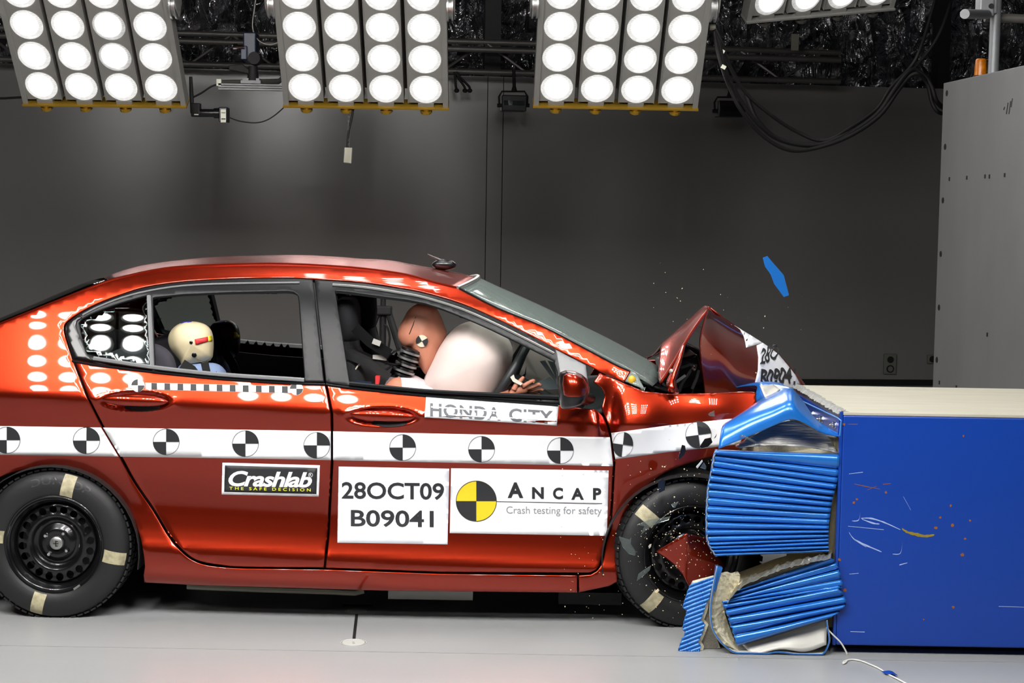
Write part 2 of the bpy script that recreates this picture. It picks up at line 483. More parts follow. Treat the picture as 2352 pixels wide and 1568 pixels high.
# roof truss in front of the foil
def twall(px, py, d): 
    dd = ray(px, py); t = (WA + WN * d - CAM_POS).dot(WN) / dd.dot(WN); return CAM_POS + dd * t
tr = thing('roof_truss', twall(1100, 110, 0.3), 'long grey tubular truss running along the top of the back wall', 'truss')
for nm, d, (xa, ya), (xb, yb) in (('chord', 0.30, (-60, 62), (1930, 121)), ('chord', 0.55, (-60, 80), (1930, 138)), ('chord', 0.42, (-60, 134), (1930, 187))):
    MB().tube([twall(xa, ya, d), twall(xb, yb, d)], 0.028, 10).build(nm, M['truss'], tr, True)
def ch(x, k): return {0: 62 + (x + 60) * 59 / 1990, 1: 80 + (x + 60) * 58 / 1990, 2: 134 + (x + 60) * 53 / 1990}[k]
x = -50.0; up = True; nodes = []
while x < 1935:
    nodes.append((x, up)); x += 97; up = not up
for (xa, ua), (xb, ub) in zip(nodes, nodes[1:]):
    pa = twall(xa, ch(xa, 0 if ua else 2), 0.30 if ua else 0.42); pb = twall(xb, ch(xb, 0 if ub else 2), 0.30 if ub else 0.42)
    MB().tube([pa, pb], 0.013, 6).build('brace', M['truss'], tr, True)

# ------------------------------------------------------------------ light banks
LR = 0.1005
def lens_mesh():
    m = MB(); prof = [(0.0001, 0.030), (0.03, 0.0285), (0.055, 0.0235), (0.078, 0.0145), (0.092, 0.006), (LR, 0.0)]
    m.lathe(prof, (0, 0, 0), (0, -1, 0), 36)
    return m
def build_bank(label, rows=6):
    root = thing('light_bank', (0, 0, 0), label, 'light', 'lamp banks over the test car')
    W2, H = 0.515, rows * 0.221 + 0.06
    for sx in (-1, 1):
        r = MB().box((sx * W2, 0.03, H / 2), (0.012, 0.09, H)).box((sx * (W2 - 0.012), -0.012, H / 2), (0.03, 0.008, H)).build('side_rail', M['plate_grey'], root)
    MB().box((0, 0.02, -0.006), (2 * W2 + 0.02, 0.10, 0.012)).build('bottom_bar', M['brass'], root)['label'] = 'yellow bottom bar'
    MB().box((0, 0.02, H), (2 * W2 + 0.02, 0.10, 0.02)).build('top_bar', M['plate_grey'], root)
    MB().box((0, 0.13, H / 2), (2 * W2 - 0.06, 0.02, H - 0.1)).build('back_panel', M['bank_dark'], root)
    protos = []
    for c in range(4):
        x = (c - 1.5) * 0.2535
        st = MB()
        for sgn in (-1, 1): st.box((x + sgn * 0.112, 0.045, H / 2 + 0.01), (0.004, 0.11, H - 0.03))
        st.box((x, 0.0, H / 2 + 0.01), (0.224, 0.006, H - 0.03)).box((x, 0.02, 0.012), (0.10, 0.06, 0.024))
        strip = st.build('lamp_strip', M['plate_grey'], root)
        kb = MB().lathe([(0.0001, 0), (0.022, 0), (0.022, 0.018), (0.038, 0.018), (0.038, 0.034), (0.02, 0.046), (0.0001, 0.05)], (x, 0.0, -0.012), (0, 0, -1), 12).build('knob', M['brass'], strip)
        for r in range(rows):
            o = bpy.data.objects.new('lens', build_bank.me); COL.objects.link(o)
            o.location = (x, -0.004, 0.125 + r * 0.221); attach(o, strip)
    for sx in (-1, 1):                                   # yoke: hinge disc and arm plate beside the frame
        zc = 0.69
        y = MB()
        y.prism([(sx * (W2 + 0.05), 0.0, zc - 0.06), (sx * (W2 + 0.05), 0.10, zc - 0.02), (sx * (W2 + 0.05), 0.16, zc + 0.12), (sx * (W2 + 0.05), 0.16, H + 0.15), (sx * (W2 + 0.05), -0.04, H + 0.15), (sx * (W2 + 0.05), -0.04, zc + 0.02)], (sx * 0.006, 0, 0))
        arm = y.build('yoke_arm', M['plate_grey'], root)
        MB().lathe([(0.0001, 0), (0.085, 0), (0.085, 0.012), (0.07, 0.012), (0.07, 0.03), (0.085, 0.03), (0.085, 0.04), (0.0001, 0.04)], (sx * (W2 + 0.006), 0.04, zc), (sx, 0, 0), 28).build('hinge_disc', M['brushed'], arm, True)
    MB().tube([(-W2 - 0.05, 0.06, H + 0.13), (W2 + 0.05, 0.06, H + 0.13)], 0.03, 12).tube([(0, 0.06, H + 0.13), (0, 0.06, H + 0.5)], 0.03, 12).build('yoke_bar', M['brushed'], root, True)
    return root
lm = lens_mesh(); tmp = lm.build('lens', M['lens'], None, 'all'); build_bank.me = tmp.data; bpy.data.objects.remove(tmp)
bank0 = build_bank('middle lamp bank of the three large ones above the car')
def place_bank(o, px, py, Y, tilt, yaw=0.0, roll=0.0, pos=None):
    o.location = pos if pos is not None else Q(px, py, Y)
    o.rotation_euler = (math.radians(tilt), math.radians(roll), math.radians(yaw))
TILT = 38
place_bank(bank0, 841, 241, 3.95, TILT)
def relamp(b, m):
    for s_ in b.children:
        if s_.name.startswith('lamp_strip'):
            for l in s_.children:
                if l.name.startswith('lens'): l.material_slots[0].link = 'OBJECT'; l.material_slots[0].material = M[m]
relamp(bank0, 'lens_rear')
b = copy_tree(bank0); b['label'] = 'left lamp bank, beside the small black camera'; place_bank(b, 241, 237, 3.95, TILT, -2)
strips = [c for c in b.children if c.name.startswith('lamp_strip')]
dim = sorted(strips[2].children, key=lambda c: c.location.z)
for c in dim:
    if c.name.startswith('lens') and 0.3 < c.location.z < 0.65:
        c.material_slots[0].link = 'OBJECT'; c.material_slots[0].material = M['lens_dim']
b = copy_tree(bank0); b['label'] = 'right lamp bank of the row of three, with black cables at its hinge'; place_bank(b, 1414, 242, 3.95, TILT, 2)
b = copy_tree(bank0); b['label'] = 'tilted lamp bank cut off by the top edge at the upper right'; place_bank(b, 1884, 30, 4.1, TILT, 16, -7.5)
for ch_ in b.children:
    if ch_.name.startswith('lamp_strip'):
        for l in ch_.children:
            l.material_slots[0].link = 'OBJECT'; l.material_slots[0].material = M['lens_dim'] if l.name.startswith('lens') else M['bank_dark']
    if ch_.name.startswith('bottom_bar'):
        ch_.material_slots[0].link = 'OBJECT'; ch_.material_slots[0].material = M['plate_grey']
# the opposite row, above and behind the photographer's side of the car: it lights the near side
for i, x in enumerate((-3.0, -1.35, 0.3, 1.95)):
    b = copy_tree(bank0)
    b['label'] = ('lamp bank hanging over the near side, above the rear wheel', 'lamp bank hanging over the near side, above the front door', 'lamp bank hanging over the near side, above the front wheel', 'lamp bank hanging over the near side, above the blue stand')[i]
    relamp(b, 'lens_top' if i == 3 else 'lens')
    place_bank(b, 0, 0, 0, 41, 180, 0, Vector((x, -3.15, 3.25)))
# two more hang straight over the car, facing down
for i, (x, y) in enumerate(((-0.75, 1.25), (1.15, 1.15))):
    b = copy_tree(bank0)
    b['label'] = ('lamp bank facing straight down over the car roof', 'lamp bank facing straight down over the crumpled bonnet')[i]
    relamp(b, 'lens_top')
    place_bank(b, 0, 0, 0, 90, 0, 0, Vector((x, y, 4.5)))
# ------------------------------------------------------------------ the car: side surface
CW = 1.695
TT = [-0.80, -0.74, -0.70, -0.665, -0.63, -0.60, -0.56, -0.50, -0.42, -0.33, -0.22, -0.12, -0.04, 0.0]
TY = [0.12, 0.060, 0.030, 0.018, 0.012, 0.012, 0.026, 0.044, 0.056, 0.054, 0.040, 0.022, 0.006, 0.0]
UT = [0.0, 0.05, 0.10, 0.15, 0.22, 0.30, 0.38, 0.44, 0.49, 0.53, 0.56, 0.60, 0.66]
UY = [0.0, 0.0202, 0.0414, 0.0633, 0.095, 0.1325, 0.174, 0.212, 0.256, 0.303, 0.352, 0.431, 0.58]
def pchip(xs, ys):
    n = len(xs); h = [xs[i + 1] - xs[i] for i in range(n - 1)]; d = [(ys[i + 1] - ys[i]) / h[i] for i in range(n - 1)]
    m = [d[0]] + [0 if d[i - 1] * d[i] <= 0 else 2 * d[i - 1] * d[i] / (d[i - 1] + d[i]) for i in range(1, n - 1)] + [d[-1]]
    def f(x):
        if x <= xs[0]: return ys[0] + m[0] * (x - xs[0])
        if x >= xs[-1]: return ys[-1] + m[-1] * (x - xs[-1])
        i = max(k for k in range(n - 1) if xs[k] <= x); t = (x - xs[i]) / h[i]
        return ys[i] * (1 + 2 * t) * (1 - t) ** 2 + m[i] * h[i] * t * (1 - t) ** 2 + ys[i + 1] * t * t * (3 - 2 * t) + m[i + 1] * h[i] * t * t * (t - 1)
    return f
FLO, FUP = pchip(TT, TY), pchip(UT, UY)
def crease(x): return 0.905 - 0.032 * (x + 2.0)
dents = []                                        # (x, z, rx, rz, depth inward)
def sstep(a, b, x):
    t = min(1, max(0, (x - a) / (b - a))); return t * t * (3 - 2 * t)
def side(x, z):
    t = z - crease(x)
    y = FLO(t) if t < 0 else FUP(t)
    y += 0.05 * max(0, -1.95 - x) ** 2 * 2 + 0.02 * max(0, x - 0.5) ** 2 + 0.022 * (x + 0.6) ** 2
    for (a, c, rx, rz, d) in dents:
        y += d * math.exp(-((x - a) / rx) ** 2 - ((z - c) / rz) ** 2)
    for (hx, hz, ax, az) in handles:
        q = math.sqrt(((x - hx) / ax) ** 2 + ((z - hz - 0.015 * (x - hx)) / az) ** 2)
        if q < 1.25: y += 0.016 * (1 - sstep(0.72, 1.02, q)) - 0.0025 * math.exp(-((q - 1.08) / 0.07) ** 2)
    return y
handles = []
def S(px, py, off=0.0):
    Y = 0.05
    for _ in range(7):
        p = Q(px, py, Y); Y = 0.5 * Y + 0.5 * side(p.x, p.z) if _ > 3 else side(p.x, p.z)
    p = Q(px, py, Y)
    if off:
        e = 0.004
        gx = (side(p.x + e, p.z) - side(p.x - e, p.z)) / (2 * e); gz = (side(p.x, p.z + e) - side(p.x, p.z - e)) / (2 * e)
        n = Vector((gx, -1.0, gz)).normalized()
        return p + n * off
    return p
for (hx, hy) in ((312, 922), (879, 957)):
    p = Q(hx, hy, 0.01); handles.append((p.x, p.z, 0.146, 0.038))
def dent(px, py, rx, ry, d):
    p = Q(px, py, 0.02); dents.append((p.x, p.z, rx / 585, ry / 585, d))
# crash damage at the front of the door and along the wing
dent(1402, 950, 22, 60, 0.055)
dent(1372, 985, 14, 30, -0.012)
dent(1335, 968, 20, 22, 0.010)
dent(1470, 950, 60, 60, -0.030)
dent(1560, 985, 60, 40, 0.012)
dent(1640, 930, 60, 40, -0.020)
dent(1430, 1150, 40, 110, -0.010)

car = thing('car', (-0.6, 0.85, 0.0), 'red four-door test car with its crumpled front end against the blue barrier', 'car')

# ---- panels
DOOR_R = [(170, 825), (216, 833), (356, 852), (505, 868), (660, 879), (747, 881), (752, 905), (760, 950), (761, 1000), (761, 1056), (752, 1224), (744, 1303), (660, 1303)] + cr([(560, 1302), (517, 1299), (458, 1288), (424, 1267), (389, 1226), (355, 1171), (310, 1105), (276, 1043), (236, 976), (203, 912)], 4)
DOOR_F = [(750, 881), (797, 889), (921, 902), (977, 907), (1201, 923), (1282, 929), (1340, 937)] + cr([(1367, 939), (1387, 957), (1399, 993), (1410, 1054), (1409, 1071), (1401, 1200), (1390, 1243), (1380, 1288), (1369, 1308), (1353, 1315)], 4) + [(1013, 1313), (747, 1304), (756, 1224), (765, 1056), (765, 1000), (764, 950), (755, 905)]
BODY = [(-330, 806), (-200, 793), (-80, 773), (0, 743), (140, 687), (224, 654), (261, 641), (295, 633)] + cr([(340, 623), (407, 613), (530, 607), (660, 606), (780, 612), (864, 620), (935, 631), (1005, 650), (1049, 660), (1145, 706), (1240, 744), (1324, 787), (1408, 832), (1449, 851)], 4) + \
    [(1434, 877), (1408, 866)] + cr([(1377, 853), (1349, 838), (1274, 800), (1229, 776), (1145, 734), (1061, 697), (977, 672), (921, 661), (836, 648), (724, 640), (660, 637), (533, 639), (421, 646), (337, 658), (281, 675), (224, 697), (180, 720), (153, 740), (147, 753), (151, 776), (166, 823)], 4) + \
    [(200, 914), (233, 978)] + cr([(273, 1046), (307, 1108), (352, 1174), (386, 1230), (421, 1271), (456, 1293), (500, 1302), (560, 1306)], 4) + [(660, 1307), (745, 1308), (1013, 1318), (1326, 1321), (1326, 1361), (885, 1357), (460, 1345), (331, 1338), (329, 1322)] + \
    cr([(332, 1300), (329, 1270), (320, 1229), (300, 1180), (269, 1139), (224, 1101), (172, 1081), (114, 1074), (52, 1079), (0, 1096), (-35, 1118), (-65, 1160), (-82, 1210), (-88, 1262)], 4) + [(-92, 1310), (-200, 1325), (-330, 1320)]
FENDER = [(1363, 877), (1377, 855), (1408, 868), (1436, 880)] + cr([(1481, 897), (1520, 902), (1549, 903), (1640, 901), (1728, 899), (1737, 911), (1736, 932), (1720, 990), (1700, 1032)], 4) + [(1660, 1048)] + \
    cr([(1636, 1050), (1600, 1059), (1552, 1075), (1514, 1094), (1476, 1126), (1451, 1157), (1432, 1199), (1423, 1240), (1419, 1303)], 4) + [(1419, 1335), (1400, 1346), (1329, 1361), (1329, 1321), (1357, 1319)] + cr([(1371, 1311), (1383, 1290), (1393, 1244), (1404, 1200), (1412, 1071), (1413, 1054), (1402, 993), (1391, 956), (1385, 935), (1390, 908), (1381, 890)], 4)
PAINT = M['paint']
body = panel('body_side', BODY, PAINT, S, car, step=12, mirror=CW, rim=2.0, rimdrop=0.0015)
hd = [(220, 895, 404, 950, 4)]
door_r = panel('rear_door', DOOR_R, PAINT, S, car, step=12, dense=hd, mirror=CW)
door_f = panel('front_door', DOOR_F, PAINT, S, car, step=12, dense=[(786, 930, 973, 985, 4), (1290, 930, 1410, 1010, 6)], mirror=CW)
fender = panel('front_wing', FENDER, PAINT, S, car, step=8)
far = [(x, y) for x, y in FENDER if True]
# ---- window frames
FR_R = [(170, 823), (152, 776), (148, 753), (154, 741)] + cr([(180, 721), (224, 698), (281, 676), (337, 659), (421, 647), (533, 640), (660, 638), (719, 641)], 3) + [(745, 878), (660, 877), (505, 866), (356, 850), (216, 831)]
QG = [(182, 741)] + cr([(190, 733), (215, 720), (267, 700), (338, 679)], 3) + [(345, 841), (280, 832), (216, 818), (196, 811)]
OP_R = [(352, 684), (421, 677), (533, 672), (660, 669), (674, 671), (684, 679), (686, 690), (699, 869), (660, 866), (505, 857), (421, 848), (357, 840)]
FR_F = [(722, 641), (836, 649)] + cr([(921, 662), (977, 673), (1061, 698), (1145, 735), (1229, 777), (1274, 801), (1347, 838)], 3) + [(1355, 903), (1340, 936), (1282, 928), (1201, 922), (977, 906), (797, 887), (748, 879)]
OP_F = [(770, 668), (800, 671)] + cr([(878, 682), (977, 698), (1089, 741), (1201, 794), (1271, 829)], 3) + [(1280, 857), (1283, 906), (1160, 902), (1005, 895), (921, 888), (804, 878), (786, 760)]
panel('rear_door_frame', FR_R, M['black_trim'], S, car, holes=[QG, OP_R], step=10, off=0.001, thick=0.03, mirror=CW)
panel('front_door_frame', FR_F, M['black_trim'], S, car, holes=[OP_F], step=10, off=0.001, thick=0.03, mirror=CW)
panel('quarter_glass', [(x + (-1 if x < 260 else 1) * 2, y) for x, y in QG], M['glass_dark'], S, car, step=10, off=-0.004, rim=0, thick=0.004, mirror=CW)
panel('corner_cover', [(155, 742), (181, 724), (190, 730), (178, 738), (175, 748), (200, 812), (214, 829), (172, 822), (153, 770)], M['black_gloss'], S, car, step=8, off=0.004)
panel('mirror_sail', [(1276, 803), (1346, 839), (1354, 902), (1338, 912), (1288, 908), (1286, 860)], M['grey_trim'], S, car, step=8, off=0.004)
def strip(name, pts, r, m, off=0.003, mirror=False, n=3):
    P = [S(x, y, off) for x, y in cr(pts, n)]
    MB().tube(P, r, 6).build(name, m, car, True)
    if mirror: MB().tube([Vector((p.x, CW - p.y, p.z)) for p in P], r, 6).build(name, m, car, True)
strip('weather_strip', [(166, 829), (216, 838), (356, 855), (505, 870), (660, 880), (747, 883)], 0.0045, M['black_trim'], mirror=False)
strip('weather_strip', [(749, 883), (797, 890), (977, 909), (1201, 925), (1282, 931)], 0.0045, M['black_trim'])
strip('sill_strip', [(216, 824), (356, 845), (505, 861), (660, 871), (699, 874)], 0.009, M['grey_trim'], off=0.006, mirror=True)
strip('sill_strip', [(803, 882), (921, 894), (1005, 901), (1160, 909), (1283, 914)], 0.009, M['black_trim'], off=0.006, mirror=True)
strip('frame_moulding', [(190, 724), (224, 706), (281, 684), (340, 669), (421, 657), (533, 652), (688, 650)], 0.004, M['grey_trim'])
strip('frame_moulding', [(764, 655), (836, 661), (921, 674), (977, 685), (1061, 711), (1145, 748), (1229, 790), (1272, 812)], 0.006, M['brushed'])
strip('frame_moulding', [(342, 680), (349, 841)], 0.009, M['grey_trim'])
strip('drip_moulding', [(0, 743), (140, 687), (224, 654), (261, 641), (295, 633), (340, 623), (407, 613), (530, 607), (660, 606), (780, 612), (864, 620), (935, 631), (1005, 650), (1049, 660)], 0.005, PAINT, 0.0, True)
strip('windscreen_moulding', [(1055, 662), (1145, 708), (1240, 746), (1324, 789), (1408, 834), (1446, 851)], 0.005, M['black_gloss'], 0.0, True)

# ---- roof and glass across the car
def across(near, centre, n_v=17, power=2.4, bow=0.0):
    rows = []
    for a, c in zip(near, centre):
        row = []
        for k in range(n_v):
            v = k / (n_v - 1); q = 1 - abs(2 * v - 1) ** power
            y = a.y + (CW - 2 * a.y) * v
            row.append(Vector((a.x + (c.x - a.x) * q, y, a.z + (c.z - a.z) * q)))
        rows.append(row)
    return rows
def stations(pts, n):
    P = cr(pts, 8); L = [0]
    for a, b in zip(P, P[1:]): L.append(L[-1] + math.hypot(b[0] - a[0], b[1] - a[1]))
    out = []
    for i in range(n):
        s = L[-1] * i / (n - 1); k = max(j for j in range(len(L)) if L[j] <= s + 1e-9); k = min(k, len(P) - 2)
        t = (s - L[k]) / (L[k + 1] - L[k] or 1); out.append((P[k][0] + (P[k + 1][0] - P[k][0]) * t, P[k][1] + (P[k + 1][1] - P[k][1]) * t))
    return out
YC = CW / 2
near = [S(x, y, -0.003) for x, y in stations([(259, 641), (295, 633), (340, 623), (407, 613), (530, 607), (660, 606), (780, 612), (864, 620), (935, 631), (1005, 650), (1049, 660)], 40)]
cent = [Q(x, y, YC) for x, y in stations([(245, 636), (281, 621), (337, 607), (421, 596), (505, 589), (660, 585), (752, 588), (836, 594), (893, 597), (949, 607), (1005, 617), (1061, 628), (1098, 638)], 40)]
rf = MB().grid(across(near, cent, 25, 1.35)).build('roof_panel', PAINT, car, 'all', solid=0.006)
near = [S(x, y, -0.003) for x, y in stations([(1053, 663), (1145, 707), (1240, 745), (1324, 788), (1408, 833), (1446, 852), (1500, 884)], 20)]
cent = [Q(x, y, YC) for x, y in stations([(1100, 639), (1145, 660), (1240, 703), (1324, 744), (1408, 785), (1473, 820), (1512, 842)], 20)]
wsr = across(near, cent, 21, 2.2)
MB().grid(wsr).build('windscreen', M['glass_screen'], car, 'all', solid=0.005)
MB().tube([wsr[0][k] + Vector((-0.004, 0, 0.004)) for k in range(21)], 0.010, 8).build('windscreen_header', M['brushed'], car, True)
near = [S(x, y, -0.003) for x, y in stations([(257, 641), (224, 654), (140, 687), (0, 743), (-80, 773)], 14)]
cent = [Q(x, y, YC) for x, y in stations([(243, 637), (224, 643), (112, 691), (0, 738), (-95, 776)], 14)]
MB().grid(across(near, cent, 17, 3.0)).build('rear_window', M['glass_dark'], car, 'all', solid=0.005)
near = [S(x, y, -0.003) for x, y in stations([(-82, 774), (-200, 793), (-330, 806)], 8)]
cent = [Q(x, y, YC) for x, y in stations([(-97, 777), (-190, 789), (-296, 800)], 8)]
MB().grid(across(near, cent, 13, 3.0)).build('boot_lid', PAINT, car, 'all', solid=0.006)
e = S(-330, 806); e2 = S(-330, 1320)
MB().grid([[Vector((e.x - 0.05 * math.sin(math.pi * v) + 0.0, y, e.z + (e2.z - e.z) * v)) for y in (0.12, 0.5, 0.85, 1.2, CW - 0.12)] for v in [i / 8 for i in range(9)]]).build('rear_bumper', PAINT, car, 'all', solid=0.01)
# roof aerial
p = Q(1020, 614, YC)
MB().ball((p.x, p.y, p.z + 0.012), (0.055, 0.022, 0.024), 16, 8).tube([(p.x - 0.0, p.y, p.z + 0.025), (p.x - 0.075, p.y, p.z + 0.058)], [0.008, 0.003], 8).build('aerial', M['black_gloss'], car, True)

# ---- structure inside: floor pan, arches, door trims, bulkheads
x0, x1 = Q(-330, 1200, 0).x, Q(1500, 1200, 0).x
MB().box(((x0 + x1) / 2, YC, 0.235), (x1 - x0, 1.16, 0.06)).box((-0.42, YC, 0.235), (1.66, 1.54, 0.06)).build('floor_pan', M['cabin'], car)
MB().box((-0.35, YC, 0.19), (2.0, 0.5, 0.05)).build('exhaust_tunnel', M['cabin'], car)
for mir in (0, 1):
    ys = (lambda y: CW - y) if mir else (lambda y: y)
    def tp(px, py, y): q = Q(px, py, y); return Vector((q.x, ys(q.y), q.z))
    MB().prism([tp(x, y, 0.12) for x, y in ((345, 868), (505, 884), (700, 897), (700, 1330), (480, 1330), (380, 1260), (300, 1120), (232, 1000))], (0, 0.02 * (1 - 2 * mir), 0)).build('door_lining', M['cabin'], car)
    MB().prism([tp(x, y, 0.12) for x, y in ((790, 907), (1000, 922), (1290, 944), (1400, 990), (1400, 1330), (700, 1330), (700, 900))], (0, 0.02 * (1 - 2 * mir), 0)).build('door_lining', M['cabin'], car)
    MB().prism([tp(x, y, 0.165) for x, y in ((-150, 850), (-60, 832), (165, 846), (240, 1000), (300, 1110), (345, 1200), (345, 1240), (-150, 1270))], (0, 0.02 * (1 - 2 * mir), 0)).build('quarter_lining', M['cabin'], car)
    for (cx, cy, a0, a1) in ((122, 1268, -100, 100), (1582, 1290, -100, 60)):
        c = Q(cx, cy, 0.05); rows = []
        for i in range(25):
            w = math.radians(90 + a0 + (a1 - a0) * i / 24) if False else math.radians(a0 + (a1 - a0) * i / 24)
            rows.append([Vector((c.x + 0.353 * math.sin(w), ys(y), c.z + 0.353 * math.cos(w))) for y in (0.03, 0.12, 0.26)] + [Vector((c.x, ys(0.27), c.z))])
        MB().grid(rows).build('arch_liner', M['black'], car, False, solid=0.004)
MB().box((Q(300, 900, .5).x - 0.55, YC, 0.52), (0.03, 1.34, 0.72)).build('rear_bulkhead', M['cabin'], car)
MB().box((Q(40, 800, .5).x, YC, 0.93), (0.62, 1.2, 0.03)).build('parcel_shelf', M['cabin'], car)
MB().box((Q(1500, 1000, .5).x, YC, 0.58), (0.05, 1.36, 0.62)).build('firewall', M['cabin'], car)
# dashboard under the windscreen
d0 = Q(1330, 940, .3)
rows = []
for y in [0.16 + 1.375 * i / 10 for i in range(11)]:
    rows.append([Vector((d0.x + a, y, d0.z + h)) for a, h in ((0.20, -0.35), (0.02, -0.30), (-0.06, -0.10), (-0.03, -0.02), (0.10, 0.025), (0.32, 0.04))])
MB().grid(rows).build('dashboard', mat('dash_grey', '2c3033', 0.7), car, 'all', solid=0.02)
# pipe and silver tray under the sill
MB().tube([Q(430, 1346, 0.25), Q(600, 1353, 0.25), Q(760, 1358, 0.25), Q(815, 1361, 0.25), Q(835, 1356, 0.26)], 0.013, 8).build('brake_pipe', M['beige_metal'], car, True)
a, b_ = Q(892, 1352, 0.3), Q(1086, 1377, 0.3)
MB().box(((a.x + b_.x) / 2, 0.42, (a.z + b_.z) / 2), (b_.x - a.x, 0.26, abs(a.z - b_.z))).build('ballast_tray', M['alu_skin'], car)
MB().box((Q(1380, 1358, .3).x - 0.05, 0.45, Q(1380, 1362, .3).z), (0.26, 0.5, 0.05)).build('subframe', M['black'], car)
MB().box((Q(1150, 1366, .3).x, 0.9, Q(1150, 1366, .3).z + 0.02), (1.6, 0.6, 0.03)).build('undertray', M['black'], car)

# ---- door handles
for (hx, hy, dr) in ((312, 920, door_r), (879, 956, door_f)):
    rows = []
    for i in range(25):
        u = -1 + 2 * i / 24; px = hx + u * 76; w = math.sqrt(max(0.0, 1 - abs(u) ** 3.0)); py = hy + 0.045 * (px - hx) - 4
        c = S(px, py + 2, 0.0); c = Vector((c.x, side(hx * 0 + c.x, c.z) if False else 0.0, c.z))
        yy = 0.006 - 0.014 * (1 - u * u)
        rows.append([Vector((c.x, yy + 0.013 * math.cos(t) * (0.4 + 0.6 * w) + 0.004, c.z + 0.0205 * w * math.sin(t))) for t in [2 * math.pi * k / 14 for k in range(14)]])
    MB().grid(rows, True).build('door_handle', PAINT, dr, 'all')
    pts = [S(hx + 15 + 42 * math.cos(t), hy + 15 + 9 * math.sin(t), 0.0008) for t in [2 * math.pi * k / 24 for k in range(24)]]
    MB().add(pts, [tuple(range(24))]).build('handle_gap_shade', M['black'], dr)  # flat black oval stands in for shade in the gap below the handle

# ---- mirror
m = MB(); rows = []
prof = [(1283, 855, 0.9), (1292, 852, 1.0), (1310, 851, 1), (1330, 857, 1), (1347, 868, 1), (1353, 882, 1)]
MC = Q(1318, 893, -0.12)
def mir_sec(x):  # top and bottom outline of the mirror housing
    top = lerp_line([(1283, 866), (1288, 855), (1300, 851), (1320, 853), (1338, 861), (1350, 872), (1354, 890)], x)
    bot = lerp_line([(1283, 905), (1288, 938), (1296, 941), (1315, 938), (1334, 932), (1348, 920), (1354, 894)], x)
    return top, bot
for i in range(18):
    x = 1283.5 + 70 * i / 17; t, b_ = mir_sec(x); cy = (t + b_) / 2; h = (b_ - t) / 2
    dep = 0.085 * math.sin(math.pi * min(0.98, max(0.02, (i + 1.2) / 19.5))) ** 0.6
    row = []
    for k in range(20):
        w = 2 * math.pi * k / 20
        cs, sn = math.cos(w), math.sin(w)
        p = Q(x, cy - h * (abs(sn) ** 0.7) * (1 if sn > 0 else -1), -0.12); row.append(Vector((p.x, -0.10 - dep * (abs(cs) ** 0.8) * (1 if cs > 0 else -1), p.z)))
    rows.append(row)
mh = MB().grid(rows, True)
mh.f.append(tuple(range(20))); mh.f.append(tuple(range(17 * 20 + 19, 17 * 20 - 1, -1)))
mirror_o = mh.build('door_mirror', M['black_gloss'], car, 'all')
def MIRF(px, py, off=0.0):
    t, b_ = mir_sec(min(1352.9, max(1284, px))); cy = (t + b_) / 2; h = (b_ - t) / 2
    i = (px - 1283.5) / 70 * 17; dep = 0.085 * math.sin(math.pi * min(0.98, max(0.02, (i + 1.2) / 19.5))) ** 0.6
    s_ = min(0.999, abs((cy - py) / h)) ** (1 / 0.7); cs = math.sqrt(max(0, 1 - s_ * s_)); p = Q(px, py, -0.12)
    return Vector((p.x, -0.10 - dep * cs ** 0.8 - off, p.z))
panel('mirror_cap', [(1293, 861), (1304, 855), (1324, 858), (1340, 867), (1349, 880), (1350, 895), (1343, 905), (1330, 908), (1302, 908), (1294, 904), (1291, 880)], PAINT, MIRF, mirror_o, step=5, off=0.004, rim=1.5, rimdrop=0.003, thick=0.003)
MB().tube([Q(1335, 915, -0.08), Q(1348, 918, 0.0), S(1356, 915)], 0.022, 10).build('mirror_arm', M['black_gloss'], mirror_o, True)

# clear lamp at the foot of the pillar
panel('repeater_lamp', [(1436, 876), (1449, 853), (1464, 861), (1480, 894), (1455, 885)], M['lamp_clear'], S, car, step=6, off=0.006, thick=0.02)
c = S(1451, 873, 0.004)
MB().ball(c, (0.016, 0.012, 0.018), 12, 8).build('indicator_bulb', mat('amber_bulb', 'd8a828', 0.4), car, True)
